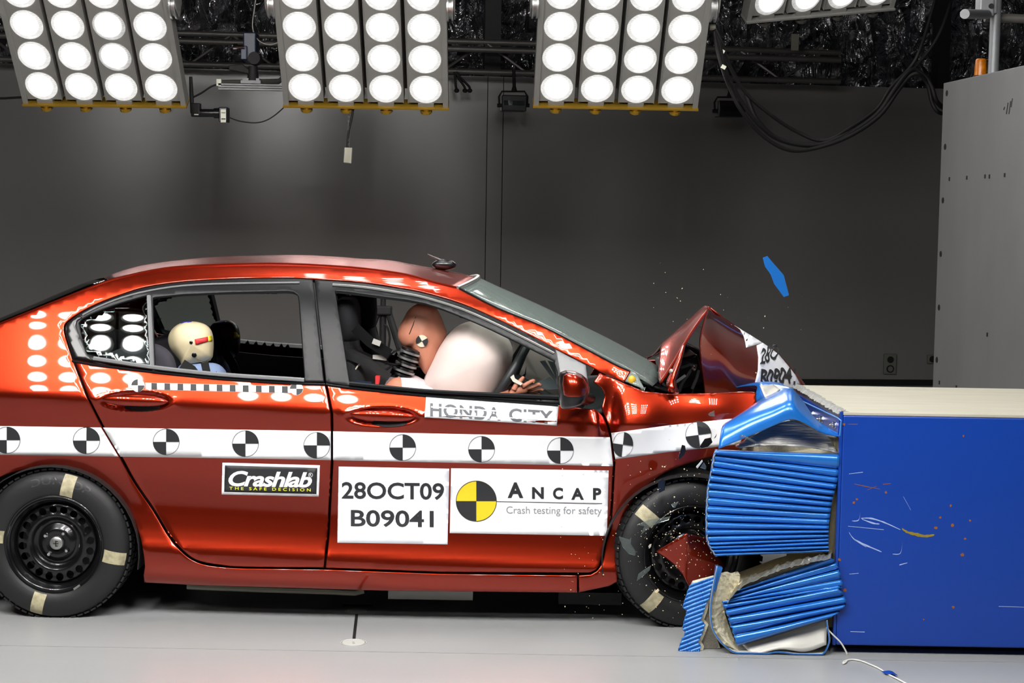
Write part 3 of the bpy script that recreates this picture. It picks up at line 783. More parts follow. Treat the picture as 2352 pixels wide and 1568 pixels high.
# ------------------------------------------------------------------ wheels
def build_wheel(centre, yaw, marks, far=False):
    TP = [(0.192, 0.026), (0.200, 0.012), (0.212, 0.006), (0.226, 0.001), (0.240, 0.0), (0.262, 0.003), (0.280, 0.011), (0.292, 0.022), (0.300, 0.036), (0.3035, 0.055), (0.3045, 0.10), (0.3035, 0.145), (0.300, 0.162), (0.288, 0.178), (0.26, 0.187), (0.22, 0.188), (0.192, 0.175)]
    IN = Vector((0, 1, 0)); O = Vector((0, 0, 0))
    rim = MB().lathe([(0.1985, 0.022), (0.2005, 0.014), (0.197, 0.0115), (0.192, 0.013), (0.187, 0.022), (0.183, 0.024), (0.180, 0.034), (0.1715, 0.040), (0.1685, 0.052), (0.163, 0.060), (0.158, 0.050)], O, IN, 72)
    rim.lathe([(0.163, 0.060), (0.163, 0.16), (0.19, 0.18)], O, IN, 48)
    wheel = rim.build('wheel', M['steel_black'], car, True)
    # pierced disc of the steel rim
    n_h = 20; loops = [[(0.158 * math.cos(t), 0.158 * math.sin(t)) for t in [2 * math.pi * k / 80 for k in range(80)]]]
    hc = [(0.1385 * math.cos(a), 0.1385 * math.sin(a)) for a in [2 * math.pi * (k + 0.3) / n_h for k in range(n_h)]]
    holes = [[(hx + 0.0155 * math.cos(t), hz + 0.0155 * math.sin(t)) for t in [2 * math.pi * k / 12 for k in range(12)]] for hx, hz in hc]
    pts = []; ed = []
    for lp in loops + holes:
        o = len(pts); n = len(lp); pts += lp; ed += [(o + k, o + (k + 1) % n) for k in range(n)]
    for r, n in ((0.152, 60), (0.119, 60), (0.112, 50), (0.105, 50), (0.098, 44), (0.086, 36), (0.074, 30), (0.062, 26), (0.052, 24), (0.042, 20), (0.030, 16), (0.015, 8), (0.0, 1)):
        pts += [(r * math.cos(2 * math.pi * k / n), r * math.sin(2 * math.pi * k / n)) for k in range(n)]
    rr = delaunay_2d_cdt([Vector(p) for p in pts], ed, [], 0, 1e-6)
    yf = pchip([0.0, 0.03, 0.038, 0.052, 0.062, 0.074, 0.088, 0.098, 0.105, 0.112, 0.119, 0.125, 0.152, 0.158], [0.056, 0.056, 0.052, 0.050, 0.054, 0.068, 0.074, 0.060, 0.047, 0.043, 0.045, 0.049, 0.047, 0.050])
    T = []
    for t in rr[2]:
        cx = sum(rr[0][i].x for i in t) / 3; cz = sum(rr[0][i].y for i in t) / 3
        if math.hypot(cx, cz) > 0.158 or any(math.hypot(cx - a, cz - b) < 0.0154 for a, b in hc): continue
        T.append(tuple(t))
    d = MB().add([(v.x, yf(math.hypot(v.x, v.y)), v.y) for v in rr[0]], T)
    d.build('rim_disc', M['steel_black'], wheel, 'all', solid=None)
    MB().lathe([(0.0001, 0.095), (0.15, 0.095), (0.15, 0.13), (0.0001, 0.13)], O, IN, 36).build('brake_drum', M['black'], wheel, True)
    tyre = MB().lathe(TP, O, IN, 96).build('tyre', M['rubber'], wheel, 'all')
    tb = MB()
    for k in range(66):
        a = 2 * math.pi * k / 66
        for y, da in ((0.046, 0), (0.10, 0.02), (0.152, 0.0)):
            tb.box((0.3045 * math.cos(a + da), y, 0.3045 * math.sin(a + da)), (0.007, 0.036, 0.021), Matrix.Rotation(-(a + da), 3, 'Y'))
    tb.build('tread_block', M['rubber'], wheel)['kind'] = 'stuff'
    MB().lathe([(0.0001, -0.002 + 0.040), (0.02, 0.040), (0.026, 0.044), (0.028, 0.056)], O, IN, 28).build('centre_cap', M['brushed'], wheel, True)
    em = MB().box((0, 0.0375, 0), (0.022, 0.0015, 0.004)).box((0, 0.0375, 0), (0.004, 0.0015, 0.024)).box((0.004, 0.0375, 0.010), (0.010, 0.0015, 0.003)).box((0.004, 0.0375, -0.010), (0.010, 0.0015, 0.003))
    em.build('cap_emblem', M['ink'], wheel)
    for a in (63, 153, 247, 337):
        a = math.radians(a - 10)
        c = Vector((0.052 * math.cos(a), 0.046, 0.052 * math.sin(a)))
        MB().lathe([(0.0001, -0.014), (0.006, -0.014), (0.0105, -0.006), (0.0105, 0.008)], c, IN, 6).build('wheel_nut', M['chrome'], wheel)
    def on_tyre(r, a, off=0.0012):
        y = pchip([p[0] for p in TP[:10]], [p[1] for p in TP[:10]])(r)
        return Vector((r * math.cos(a), y - off, r * math.sin(a)))
    for a in marks:
        a = math.radians(a); rows = []
        for i in range(12):
            r = 0.204 + 0.088 * i / 11; hw = 0.0255
            rows.append([on_tyre(r, a + (hw * (k / 3 - 1)) / r) for k in range(7)])
        MB().grid(rows).build('paint_mark', M['cream_paint'], wheel, 'all')
    if 76 in marks:                                      # raised maker's lettering on the rear tyre
        vs, fs = text_mesh('DUNLOP', 0.01)
        xa, xb = min(v[0] for v in vs), max(v[0] for v in vs); ya, yb = min(v[1] for v in vs), max(v[1] for v in vs)
        m = MB().add([on_tyre(0.247 + 0.030 * (y - ya) / (yb - ya), math.radians(110 - 54 * (x - xa) / (xb - xa)), 0.0002) for x, y in vs], fs)
        m.build('tyre_lettering', mat('worn_rubber', '343436', 0.5), wheel)
    MB().box(on_tyre(0.194, math.radians(-62)) + Vector((0, -0.006, 0)), (0.03, 0.008, 0.008), Matrix.Rotation(math.radians(-35), 3, 'Y')).build('balance_weight', M['brushed'], wheel)
    wheel.matrix_parent_inverse = Matrix.Identity(4)
    wheel.location = centre - Vector(car.location)
    wheel.rotation_euler = (0, 0, yaw)
    return wheel
cR = Q(122, 1268, 0.02); cR.z = 0.3045 - 0.004; cR.y = 0.02
cF = Q(1590, 1292, 0.05); cF.z = 0.3045 - 0.004; cF.y = 0.04
build_wheel(cR, 0, (76, -11, -105, 172))
build_wheel(cF, math.radians(11), (140, -131, 20, -60))
for c in (cR, cF):
    build_wheel(Vector((c.x, CW - c.y, c.z)), math.pi, (30, 150))

# ------------------------------------------------------------------ tape, targets and stickers on the near side
up_ = [(-330, 973), (0, 978), (660, 988), (1410, 1004)]; lo_ = [(-330, 1040), (0, 1044), (660, 1054), (1411, 1070)]
def band(x0t, x0b, x1t, x1b):
    T_ = lambda x: lerp_line(up_, x); B_ = lambda x: lerp_line(lo_, x)
    n = 6
    return [(x0t + (x1t - x0t) * k / n, T_(x0t + (x1t - x0t) * k / n)) for k in range(n + 1)] + [(x1b + (x0b - x1b) * k / n, B_(x1b + (x0b - x1b) * k / n)) for k in range(n + 1)]
WS = M['white_sticker']
panel('tape_band', band(-325, -325, 232, 272), WS, S, body, step=14, rim=0, off=0.0012, thick=0.0008)
panel('tape_band', band(237, 277, 760, 760), WS, S, door_r, step=14, rim=0, off=0.0012, thick=0.0008)
panel('tape_band', band(765, 765, 1401, 1408), WS, S, door_f, step=10, rim=0, off=0.0012, thick=0.0008)
panel('tape_band', [(1404, 994), (1533, 977), (1673, 962), (1715, 960), (1700, 1020), (1645, 1026), (1533, 1038), (1413, 1054)], WS, S, fender, step=8, rim=0, off=0.0012, thick=0.0008)
def roundel(cx, cy, rx, ry, parent, rot=0.0, fn=S, off=0.0024, ring=True, flip=False):
    m = MB(); ca, sa = math.cos(rot), math.sin(rot)
    P = lambda a, f=1.0: fn(cx + f * (rx * math.cos(a) * ca - ry * math.sin(a) * sa), cy - f * (rx * math.cos(a) * sa + ry * math.sin(a) * ca), off)
    c = fn(cx, cy, off)
    for a0 in ((math.pi / 2, 3 * math.pi / 2) if flip else (0, math.pi)):
        m.grid([[P(a0 + math.pi / 2 * k / 12, max(.002, q / 5)) for k in range(13)] for q in range(6)])
    if ring:
        n = 48; vs = [P(2 * math.pi * k / n) for k in range(n)] + [P(2 * math.pi * k / n, 0.972) for k in range(n)]
        m.add(vs, [(k, (k + 1) % n, (k + 1) % n + n, k + n) for k in range(n)])
    return m.build('target_sticker', M['ink'], parent, solid=0.0004)
for cx, cy in ((16, 1010), (199, 1011)): roundel(cx, cy, 31, 31, body)
for cx, cy in ((382, 1014), (564, 1018), (729 + 2, 1022)): roundel(cx if cx < 700 else 728, cy, 30.5, 30.5, door_r)
for cx, cy in ((925, 1027), (1106, 1031), (1287, 1034)): roundel(cx, cy, 30.5, 30.5, door_f)
roundel(1431, 1020, 23, 29, fender, -0.12, off=.0035)
roundel(1604, 998, 30, 31, fender, 0.14, off=.0035)
# checker strip
ck = lambda x: 887 + (x - 348) * 7.0 / 284
panel('checker_tape', [(334, ck(334) - 8), (668, ck(668) - 8), (668, ck(668) + 8), (334, ck(334) + 8)], WS, S, door_r, step=10, rim=0, off=0.0012, thick=0.0006)
for k in range(11):
    x = 348 + 30.0 * k
    MB().add([S(a, ck(a) + b, 0.0022) for a, b in ((x, -7.5), (x + 13, -7.5), (x + 13, 7.5), (x, 7.5))], [(0, 1, 2, 3)]).build('checker_square', M['ink'], door_r)
for cx, cy in ((317, 885), (681, 893)):
    P = [S(cx + 15.5 * math.cos(t), cy + 14.5 * math.sin(t), 0.0016) for t in [2 * math.pi * k / 32 for k in range(32)]]
    MB().add(P, [tuple(range(32))]).build('target_disc', WS, door_r)
    roundel(cx, cy, 15, 14, door_r, flip=True, ring=False)
# name strip on the front door
NS = panel('name_strip', [(979, 908), (1283, 930), (1279, 977), (975, 958)], WS, S, door_f, step=10, rim=0, off=0.0014, thick=0.0006)
sl = 17 / 270
for word, x0, x1, yb in (('HONDA', 988, 1150, 955.5), ('CITY', 1169, 1270, 967)):
    text_px('lettering', word, (x0, yb - 30, x1, yb), M['ink_soft'], S, NS, 0.0024, bold=0.03, spacing=1.08, slope=sl)
for (a, b, c, d) in ((990, 933, 1150, 3.0), (1165, 958, 1275, 2.0), (1030, 951, 1120, 2.2)):
    MB().add([S(x, y + sl * (x - a), 0.0030) for x, y in ((a, b), (c, b), (c, b + d), (a, b + d))], [(0, 1, 2, 3)]).build('wear_mark', WS, NS)
# lab sticker on the rear door
BX = panel('lab_sticker', [(511, 1062), (735, 1068), (732, 1140), (509, 1135)], WS, S, door_r, step=12, rim=0, off=0.0014, thick=0.0006)
panel('sticker_field', [(517, 1068), (729, 1074), (727, 1134), (515, 1129)], M['ink'], S, BX, step=12, rim=0, off=0.0022, thick=0.0005)
text_px('lettering', 'Crashlab', (525, 1080, 717, 1116), WS, S, BX, 0.0032, bold=0.028, shear=0.28, spacing=0.92, slope=0.018)
text_px('lettering', 'R', (711, 1087, 716, 1092.5), WS, S, BX, 0.0032)
ring = MB(); n = 24
vs = [S(713.5 + f * math.cos(2 * math.pi * k / n), 1090 + f * math.sin(2 * math.pi * k / n), 0.0032) for f in (5.2, 4.4) for k in range(n)]
ring.add(vs, [(k, (k + 1) % n, (k + 1) % n + n, k + n) for k in range(n)]).build('registered_mark', WS, BX)
text_px('lettering', 'THE SAFE DECISION', (527, 1117, 714, 1124), M['ink_lime'], S, BX, 0.0032, bold=0.012, spacing=1.6, slope=0.022)
# date sheet on the front door
DS = panel('date_sheet', [(778, 1071), (1032, 1076), (1028, 1250), (775, 1246)], M['white_paper'], S, door_f, step=12, rim=0, off=0.0014, thick=0.0006)
text_px('lettering', '28OCT09', (785, 1106, 1020, 1145), M['ink'], S, DS, 0.0026, bold=0.018, slope=0.012)
text_px('lettering', 'B09041', (806, 1170, 996, 1209), M['ink'], S, DS, 0.0026, bold=0.018, slope=0.012)
# assessment programme sticker
AS = panel('programme_sticker', [(1036, 1075), (1398, 1080), (1394, 1230), (1033, 1224)], WS, S, door_f, step=12, rim=0, off=0.0014, thick=0.0006)
cx, cy, R = 1094, 1150, 47
MB().grid([[S(cx + R * f * math.cos(t), cy + R * f * math.sin(t), 0.0022) for t in [2 * math.pi * k / 48 for k in range(48)]] for f in (.001, .2, .4, .6, .8, 1)], True).build('yellow_disc', M['ink_yellow'], AS)
roundel(cx, cy, R, R, AS, off=0.0030)
text_px('lettering', 'A', (1166, 1107, 1202, 1143), M['ink'], S, AS, 0.0026, bold=0.04)
for ch_, x0, x1, y in (('N', 1222, 1249, 1145), ('C', 1270, 1293, 1146), ('A', 1312, 1341, 1147), ('P', 1362, 1381, 1147)):
    text_px('lettering', ch_, (x0, y - 27, x1, y), M['ink'], S, AS, 0.0026, bold=0.04)
MB().add([S(x, y, 0.0026) for x, y in ((1140, 1150.5), (1383, 1155), (1383, 1156.5), (1140, 1152))], [(0, 1, 2, 3)]).build('rule_line', M['ink'], AS)
text_px('lettering', 'Crash testing for safety', (1163, 1162, 1382, 1184), M['ink_pale'], S, AS, 0.0026, slope=0.008)

# ------------------------------------------------------------------ crumpled bonnet
def pl(specs): return [Q(*s) for s in specs]
rear_rows = [pl([(1515, 883, .13), (1545, 835, .125), (1577, 780, .12), (1603, 740, .11), (1629, 704, .10)]),
             pl([(1512, 850, .22), (1538, 815, .24), (1568, 768, .24), (1598, 728, .22), (1625, 703, .2)]),
             pl([(1517, 797, .40), (1540, 775, .42), (1566, 750, .42), (1592, 724, .4), (1617, 702, .38)]),
             pl([(1519, 789, .60), (1540, 772, .62), (1563, 752, .62), (1588, 732, .6), (1606, 716, .6)]),
             pl([(1500, 812, .95), (1520, 800, .95), (1545, 785, .95), (1570, 765, .95), (1590, 750, .95)]),
             pl([(1482, 822, 1.5), (1500, 815, 1.5), (1525, 806, 1.5), (1550, 795, 1.5), (1572, 786, 1.5)])]
def refine(rows, k):
    rows = [[Vector(p) for p in cr(r, k)] for r in rows]
    cols = [cr([r[i] for r in rows], k) for i in range(len(rows[0]))]
    return [[Vector(cols[i][j]) for i in range(len(cols))] for j in range(len(cols[0]))]
bon = MB().grid(refine(rear_rows, 4)).build('bonnet', PAINT, car, 'all', solid=0.008)
LE = cr([(1629, 704), (1617, 745), (1609, 785), (1612, 840), (1616, 870), (1619, 900), (1622, 925)], 4)
RE = cr([(1629, 704), (1686, 745), (1751, 785), (1790, 813), (1829, 861), (1843, 890), (1850, 925)], 4)
def edge_x(E, py):
    for a, b in zip(E, E[1:]):
        if a[1] <= py <= b[1]: return a[0] + (b[0] - a[0]) * (py - a[1]) / max(1e-6, b[1] - a[1])
    return E[0][0] if py < E[0][1] else E[-1][0]
def HF(px, py, off=0.0):
    xl, xr = edge_x(LE, py), edge_x(RE, py); u = min(1.1, max(-0.05, (px - xl) / max(6.0, xr - xl)))
    Y = 0.09 + 0.0009 * (py - 704) + 0.42 * u + 0.15 * u ** 4 - 0.02 * math.exp(-((u - 0.30) / 0.12) ** 2 - ((py - 830) / 50) ** 2)
    return Q(px, py, Y - off)
FP = LE + RE[::-1][:-1]
panel('bonnet_front', FP, PAINT, HF, bon, step=9, rim=1.5, rimdrop=0.0, thick=0.006)
wrap = []
for k in range(9):
    py = 706 + (900 - 706) * k / 8; x = edge_x(RE, py)
    a = HF(x, py); far_ = Q(x + 10 - 60 * (1 - k / 8), py + 45 - 25 * (k / 8), 1.45)
    wrap.append([a, a.lerp(far_, 0.25) + Vector((0.03, 0, -0.01)), a.lerp(far_, 0.6) + Vector((0.03, 0, -0.02)), far_])
MB().grid(wrap).build('bonnet_far_side', PAINT, bon, 'all', solid=0.006)
WP = M['white_paper']
panel('bonnet_tape', [(1687, 747), (1700, 756), (1708, 770), (1712, 785), (1714, 798), (1738, 791), (1752, 787), (1730, 773)], WP, HF, bon, step=8, rim=0, off=0.002, thick=0.0006)
sheet = [(1738, 793), (1754, 788)] + RE[9:21] + [(1843, 888), (1800, 896), (1733, 885), (1741, 850), (1742, 820)]
sheet = [(1738, 793), (1752, 787), (1770, 799), (1789, 814), (1809, 838), (1827, 861), (1837, 880), (1838, 892), (1780, 896), (1733, 884), (1741, 850), (1742, 820)]
BS = panel('bonnet_sheet', sheet, WP, HF, bon, step=7, rim=0, off=0.0025, thick=0.0006)
def wv(u, w, px, py): return px + 2.0 * math.sin(9 * w + 3 * u), py + 2.0 * math.sin(7 * u)
text_px('lettering', '28O', (1745, 799, 1789, 836), M['ink'], HF, BS, 0.011, bold=0.015, shear=0.25, slope=-0.25, warp=wv)
text_px('lettering', 'B09041', (1746, 846, 1829, 884), M['ink'], HF, BS, 0.011, bold=0.03, shear=0.1, slope=-0.02, warp=wv)
# hinge strut, lit orange-red, with its bolt
sp = [(1571, 792), (1560, 825), (1549, 855), (1542, 872), (1541, 884), (1547, 900)]
MB().grid([[Q(x - w, y, yy + .02), Q(x + w * .2, y + 1, yy), Q(x + w * 1.2, y + 2, yy + .03)] for (x, y), w, yy in zip(sp, (3, 6, 9, 10, 11, 11), (.085, .07, .055, .045, .03, .02))]).build('bonnet_hinge', PAINT, bon, 'all', solid=0.006)
MB().ball(Q(1543, 853, .08), 0.011, 10, 6).build('hinge_bolt', M['brushed'], bon)
# engine bay: dark lumps, hoses and brackets between the folds
random.seed(8)
eb = MB()
for (x, y, Y, s) in ((1560, 850, .5, .16), (1590, 840, .8, .2), (1600, 880, .8, .14), (1560, 885, .6, .10), (1620, 900, .9, .25), (1680, 930, .9, .3), (1530, 890, .6, .12)):
    q = Q(x, y, Y); eb.box(q, (s, 0.3, s * 0.8), Matrix.Rotation(random.uniform(-.5, .5), 3, 'Y'))
eb.box((Q(1600, 1000, .7).x, 0.95, 0.6), (0.3, 1.1, 0.5))
eb.build('engine', M['black_gloss'], car, bevel=0.01)
for pts in (((1560, 900), (1567, 880), (1580, 862), (1588, 850)), ((1535, 885), (1556, 876), (1575, 862)), ((1590, 893), (1600, 870), (1606, 850)), ((1565, 845), (1585, 838), (1600, 840))):
    MB().tube([Q(x, y, .26) for x, y in pts], 0.007, 6).build('hose', M['cabin'] if random.random() < .5 else M['grey_trim'], car, True)
MB().ball(Q(1593, 846, .25), 0.012, 8, 6).build('cap', M['chrome'], car)
# scuttle and wiper at the foot of the windscreen
MB().tube([Q(1466, 862, .2), Q(1490, 880, .2), Q(1515, 890, .22)], 0.012, 6).tube([Q(1475, 855, .3), Q(1500, 868, .3), Q(1530, 886, .25)], 0.008, 6).build('wiper', M['black_gloss'], car, True)
MB().grid([[Q(1455, 868, .16), Q(1500, 885, .16), Q(1540, 897, .16)], [Q(1450, 862, .85), Q(1505, 872, .85), Q(1540, 885, .85)], [Q(1420, 840, 1.5), Q(1480, 846, 1.5), Q(1520, 850, 1.5)]]).build('scuttle', M['black'], car, 'all', solid=0.01)
# far wing, seen only past the bonnet
fw = panel('far_wing', [(1436, 880), (1549, 903), (1700, 900), (1690, 1032), (1600, 1059), (1514, 1094), (1451, 1157), (1419, 1303), (1329, 1321), (1412, 1071), (1391, 956)], PAINT, lambda x, y, o=0: (lambda p: Vector((p.x, CW - p.y, p.z)))(S(x, y, o)), car, step=20)
# broken red bumper pieces at the wheel
BP = lambda Y0: (lambda x, y, o=0.0: Q(x, y, Y0 - o + 0.0009 * abs(x - 1575)))
panel('bumper_piece', [(1505, 1266), (1540, 1245), (1576, 1225), (1603, 1231), (1628, 1237), (1648, 1278), (1668, 1300), (1640, 1318), (1612, 1332), (1582, 1345), (1567, 1318), (1548, 1296), (1526, 1279)], PAINT, BP(-0.09), car, step=8, thick=0.004)
# ------------------------------------------------------------------ seats and airbags (bolted to the car)
def loft(name, secs, m, parent, n=24, sub=0, ends=True, e=0.75):
    """secs: list of (centre, half-width vector, half-depth vector): superellipse sections"""
    rows = []
    for c, a, b in secs:
        c, a, b = Vector(c), Vector(a), Vector(b); row = []
        for k in range(n):
            w = 2 * math.pi * k / n; cs, sn = math.cos(w), math.sin(w)
            row.append(c + a * (abs(cs) ** e * (1 if cs > 0 else -1)) + b * (abs(sn) ** e * (1 if sn > 0 else -1)))
        rows.append(row)
    g = MB().grid(rows, True)
    if ends:
        g.f.append(tuple(range(n))); o = (len(rows) - 1) * n; g.f.append(tuple(range(o + n - 1, o - 1, -1)))
    return g.build(name, m, parent, 'all', subsurf=sub)
for seat_y in (0.44, 1.26):
    def q(px, py): 
        p = Q(px, py, 0.44); return Vector((p.x, seat_y, p.z))
    secs = []
    for (l, r, y, hw) in ((812, 868, 1000, .23), (806, 864, 930, .25), (796, 858, 890, .25), (785, 848, 850, .24), (775, 834, 815, .21), (770, 826, 795, .12), (769, 824, 780, .115)):
        a, b = q(l, y), q(r, y); secs.append(((a + b) / 2, (0, hw, 0), (b - a) / 2))
    st = loft('front_seat', secs, M['seat'], car)
    secs = []
    for (l, r, y, hw) in ((771, 822, 786, .10), (767, 826, 770, .125), (766, 828, 740, .135), (770, 826, 705, .13), (776, 820, 688, .11), (786, 812, 680, .07)):
        a, b = q(l, y), q(r, y); secs.append(((a + b) / 2, (0, hw, 0), (b - a) / 2))
    loft('headrest', secs, M['seat'], st)
    a, b = q(820, 1010), q(1010, 1000)
    loft('seat_cushion', [(a + Vector((0, 0, -.1)), (0, .24, 0), (0, 0, .09)), (a.lerp(b, .5), (0, .26, 0), (0, 0, .10)), (b, (0, .25, 0), (0, 0, .09)), (b + Vector((.03, 0, -.02)), (0, .2, 0), (0, 0, .05))], M['seat'], st)
# rear bench and the child seats
r0 = Q(225, 870, .5); r1 = Q(300, 1010, .5)
loft('rear_bench', [((r0.x - .10, YC, r0.z + .03), (0, .60, 0), (.03, 0, .01)), ((r0.x, YC, r0.z - .02), (0, .62, 0), (.09, 0, .03)), ((r0.x + .10, YC, r0.z - .25), (0, .62, 0), (.10, 0, .03)), ((r0.x + .17, YC, r0.z - .42), (0, .62, 0), (.12, 0, .03))], M['seat'], car)
loft('rear_cushion', [((r0.x + .1, YC, r0.z - .47), (0, .64, 0), (0, 0, .09)), ((r0.x + .35, YC, r0.z - .45), (0, .64, 0), (0, 0, .10)), ((r0.x + .58, YC, r0.z - .46), (0, .64, 0), (0, 0, .08))], M['seat'], car)
for y in (0.45, 1.25):
    loft('rear_headrest', [((r0.x - .06, y, r0.z + .02), (0, .12, 0), (.045, 0, .01)), ((r0.x - .08, y, r0.z + .09), (0, .13, 0), (.055, 0, .01)), ((r0.x - .10, y, r0.z + .16), (0, .10, 0), (.035, 0, .01))], M['seat'], car)
for y, nm in ((0.36, 'near'), (1.22, 'far')):
    cs = thing('child_seat', (r0.x + .15, y, .55), 'dark grey padded child seat %s' % ('beside the near rear window' if nm == 'near' else 'on the far side of the rear bench'), 'child seat')
    dy = 0 if nm == 'near' else y - 0.36
    def qq(px, py, yy): 
        p = Q(px, py, 0.30); return Vector((p.x, yy + dy, p.z))
    for wy, wn in ((0.20, 'side_wing'), (0.54, 'side_wing')):
        pts = cr([(232, 845), (250, 815), (300, 792), (350, 784), (385, 792), (408, 815), (417, 850), (420, 900), (380, 950), (300, 960), (250, 910)], 4, True)
        g = MB(); rows = []
        n = len(pts); cx = sum(p[0] for p in pts) / n; cy = sum(p[1] for p in pts) / n
        for f, o in ((0.02, -.045), (.7, -.045), (.9, -.036), (1, -.014), (1, .014), (.9, .036), (.7, .045), (.02, .045)):
            rows.append([qq(cx + (px - cx) * f, cy + (py - cy) * f, wy + o) for px, py in pts])
        g.grid(rows, True).build(wn, M['child_seat'], cs, 'all')
    a = qq(300, 850, .37); b = qq(360, 985, .37)
    loft('seat_shell', [(a + Vector((-.06, 0, .08)), (0, .13, 0), (.04, 0, .02)), (a, (0, .15, 0), (.06, 0, .02)), (a.lerp(b, .5), (0, .16, 0), (.08, 0, .03)), (b, (0, .17, 0), (.14, 0, .05)), (b + Vector((.10, 0, -.06)), (0, .16, 0), (.16, 0, .05))], M['child_seat'], cs)

# driver airbag: a fat pillow leaning on the wheel
def q3(px, py, y): return Q(px, py, y)
bx = [(1085, 737), (1120, 742), (1150, 758), (1172, 785), (1178, 815), (1170, 850), (1155, 885), (1140, 915), (1120, 950), (1080, 975), (1020, 965), (985, 935), (970, 895), (977, 860), (992, 825), (1010, 790), (1030, 765), (1055, 746)]
pts = cr(bx, 4, True); cx, cy = 1072, 850
rows = []
for f, o in ((0.001, -1.0), (.30, -.985), (.55, -.90), (.76, -.72), (.90, -.48), (.975, -.24), (1.0, 0), (.975, .24), (.90, .48), (.76, .72), (.5, .92), (0.001, 1.0)):
    rows.append([Q(cx + (px - cx) * f, cy + (py - cy) * f, 0.44 + o * 0.22 + 0.004 * math.sin(px * .19 + py * .11) * f ** 6) for px, py in pts])
MB().grid(rows, True).build('driver_airbag', M['airbag'], car, 'all')
pp = [(1175, 800), (1190, 760), (1240, 750), (1285, 790), (1310, 850), (1320, 910), (1290, 960), (1230, 975), (1180, 950), (1150, 900), (1150, 840)]
pts = cr(pp, 4, True); cx, cy = 1235, 865; rows = []
for f, o in ((0.001, -1.0), (.4, -.97), (.7, -.8), (.9, -.48), (1.0, 0), (.9, .48), (.7, .8), (.4, .95), (0.001, 1.0)):
    rows.append([Q(cx + (px - cx) * f, cy + (py - cy) * f, 0.98 + o * 0.25) for px, py in pts])
MB().grid(rows, True).build('passenger_airbag', M['airbag'], car, 'all')
# steering wheel
c = Q(1166, 862, .44); axd = Vector((-0.86, 0, 0.50)).normalized()
g = MB(); ring = []
a_ = Vector((0, 1, 0)); b_ = axd.cross(a_)
for k in range(49):
    w = 2 * math.pi * k / 48; ring.append(c + (a_ * math.cos(w) + b_ * math.sin(w)) * 0.185)
g.tube(ring, 0.019, 12, False)
for w in (0.2, math.pi - .2, -math.pi / 2): g.tube([c + (a_ * math.cos(w) + b_ * math.sin(w)) * 0.185, c - axd * .03], 0.014, 8)
g.tube([c - axd * .02, c - axd * .30], 0.03, 10)
g.build('steering_wheel', mat('wheel_grey', '25282b', 0.45), car, True)
MB().prism([Q(x, y, .62) for x, y in ((1187, 872), (1205, 858), (1209, 838), (1208, 860), (1200, 880), (1190, 884))], (0, .01, 0)).build('stalk', M['camera_blue'], car)
for pts in (((1240, 830), (1252, 828), (1277, 868), (1277, 880)), ((1258, 828), (1273, 832), (1279, 862), (1279, 872)), ((1232, 880), (1262, 866), (1282, 886), (1282, 893), (1240, 896))):
    MB().prism([Q(x, y, 0.30) for x, y in pts], (0, .02, 0)).build('pillar_trim', mat('pillar_grey', '5a6467', 0.5), car)

# ------------------------------------------------------------------ the crash-test dummies
def outline_solid(outline, centre, Y0, half, secs=11, k=4, squash=2.2):
    """one closed body from a side outline, rounded across Y"""
    pts = cr(outline, k, True); rows = []
    for i in range(secs):
        o = -1 + 2 * i / (secs - 1); f = max(0.001, (1 - abs(o) ** squash) ** (1 / squash))
        rows.append([Q(centre[0] + (px - centre[0]) * f, centre[1] + (py - centre[1]) * f, Y0 + o * half) for px, py in pts])
    return MB().grid(rows, True)
# driver
dd = thing('crash_test_dummy', Q(930, 1000, .44), 'large dummy in the driver seat, face pressed into the white airbag', 'crash test dummy')
torso = [(872, 874), (900, 862), (930, 858), (955, 862), (985, 880), (1000, 905), (1005, 960), (1000, 1040), (960, 1080), (880, 1080), (845, 1040), (850, 960), (860, 900)]
tb = outline_solid(torso, (930, 970), .44, .22, 13)
trunk = tb.build('torso', M['shirt_pink'], dd, 'all')
head = [(925, 735), (938, 712), (958, 698), (980, 697), (1000, 705), (1012, 724), (1020, 745), (1026, 765), (1018, 790), (1008, 805), (1000, 830), (990, 850), (978, 860), (966, 845), (958, 833), (951, 815), (944, 800), (927, 795), (914, 775), (916, 752)]
hd_ = outline_solid(head, (968, 770), .42, .082, 15, 4, 2.3).build('head', M['tan_skin'], dd, 'all')
def on_head(px, py, off=0.0):
    f = 0
    # distance ratio along the ray from the centre to the outline
    ang = math.atan2(py - 770, px - 968); best = 60
    P = cr(head, 4, True)
    for a, b in zip(P, P[1:] + P[:1]):
        a0, b0 = math.atan2(a[1] - 770, a[0] - 968), math.atan2(b[1] - 770, b[0] - 968)
        lo, hi = min(a0, b0), max(a0, b0)
        if lo <= ang <= hi and hi - lo < 3: best = math.hypot(a[0] - 968, a[1] - 770)
    r = min(.985, math.hypot(px - 968, py - 770) / best)
    o = (1 - r ** 2.3) ** (1 / 2.3)
    return Q(px, py, .42 - .082 * o - off)
P = [on_head(969 + 14 * math.cos(t), 783 + 14 * math.sin(t), .002) for t in [2 * math.pi * k / 32 for k in range(32)]]
MB().add(P + [on_head(969, 783, .003)], [(k, (k + 1) % 32, 32) for k in range(32)]).build('head_target', mat('target_cream', 'd8d2bc', .6), hd_)
roundel(969, 783, 14, 14, hd_, rot=0.5, fn=on_head, off=.0045, ring=False, flip=True)
MB().tube([on_head(x, y, -.001) for x, y in ((955, 727), (949, 745), (941, 765), (932, 788))], 0.0018, 6).build('seam_line', M['shade_and_seam'], hd_)
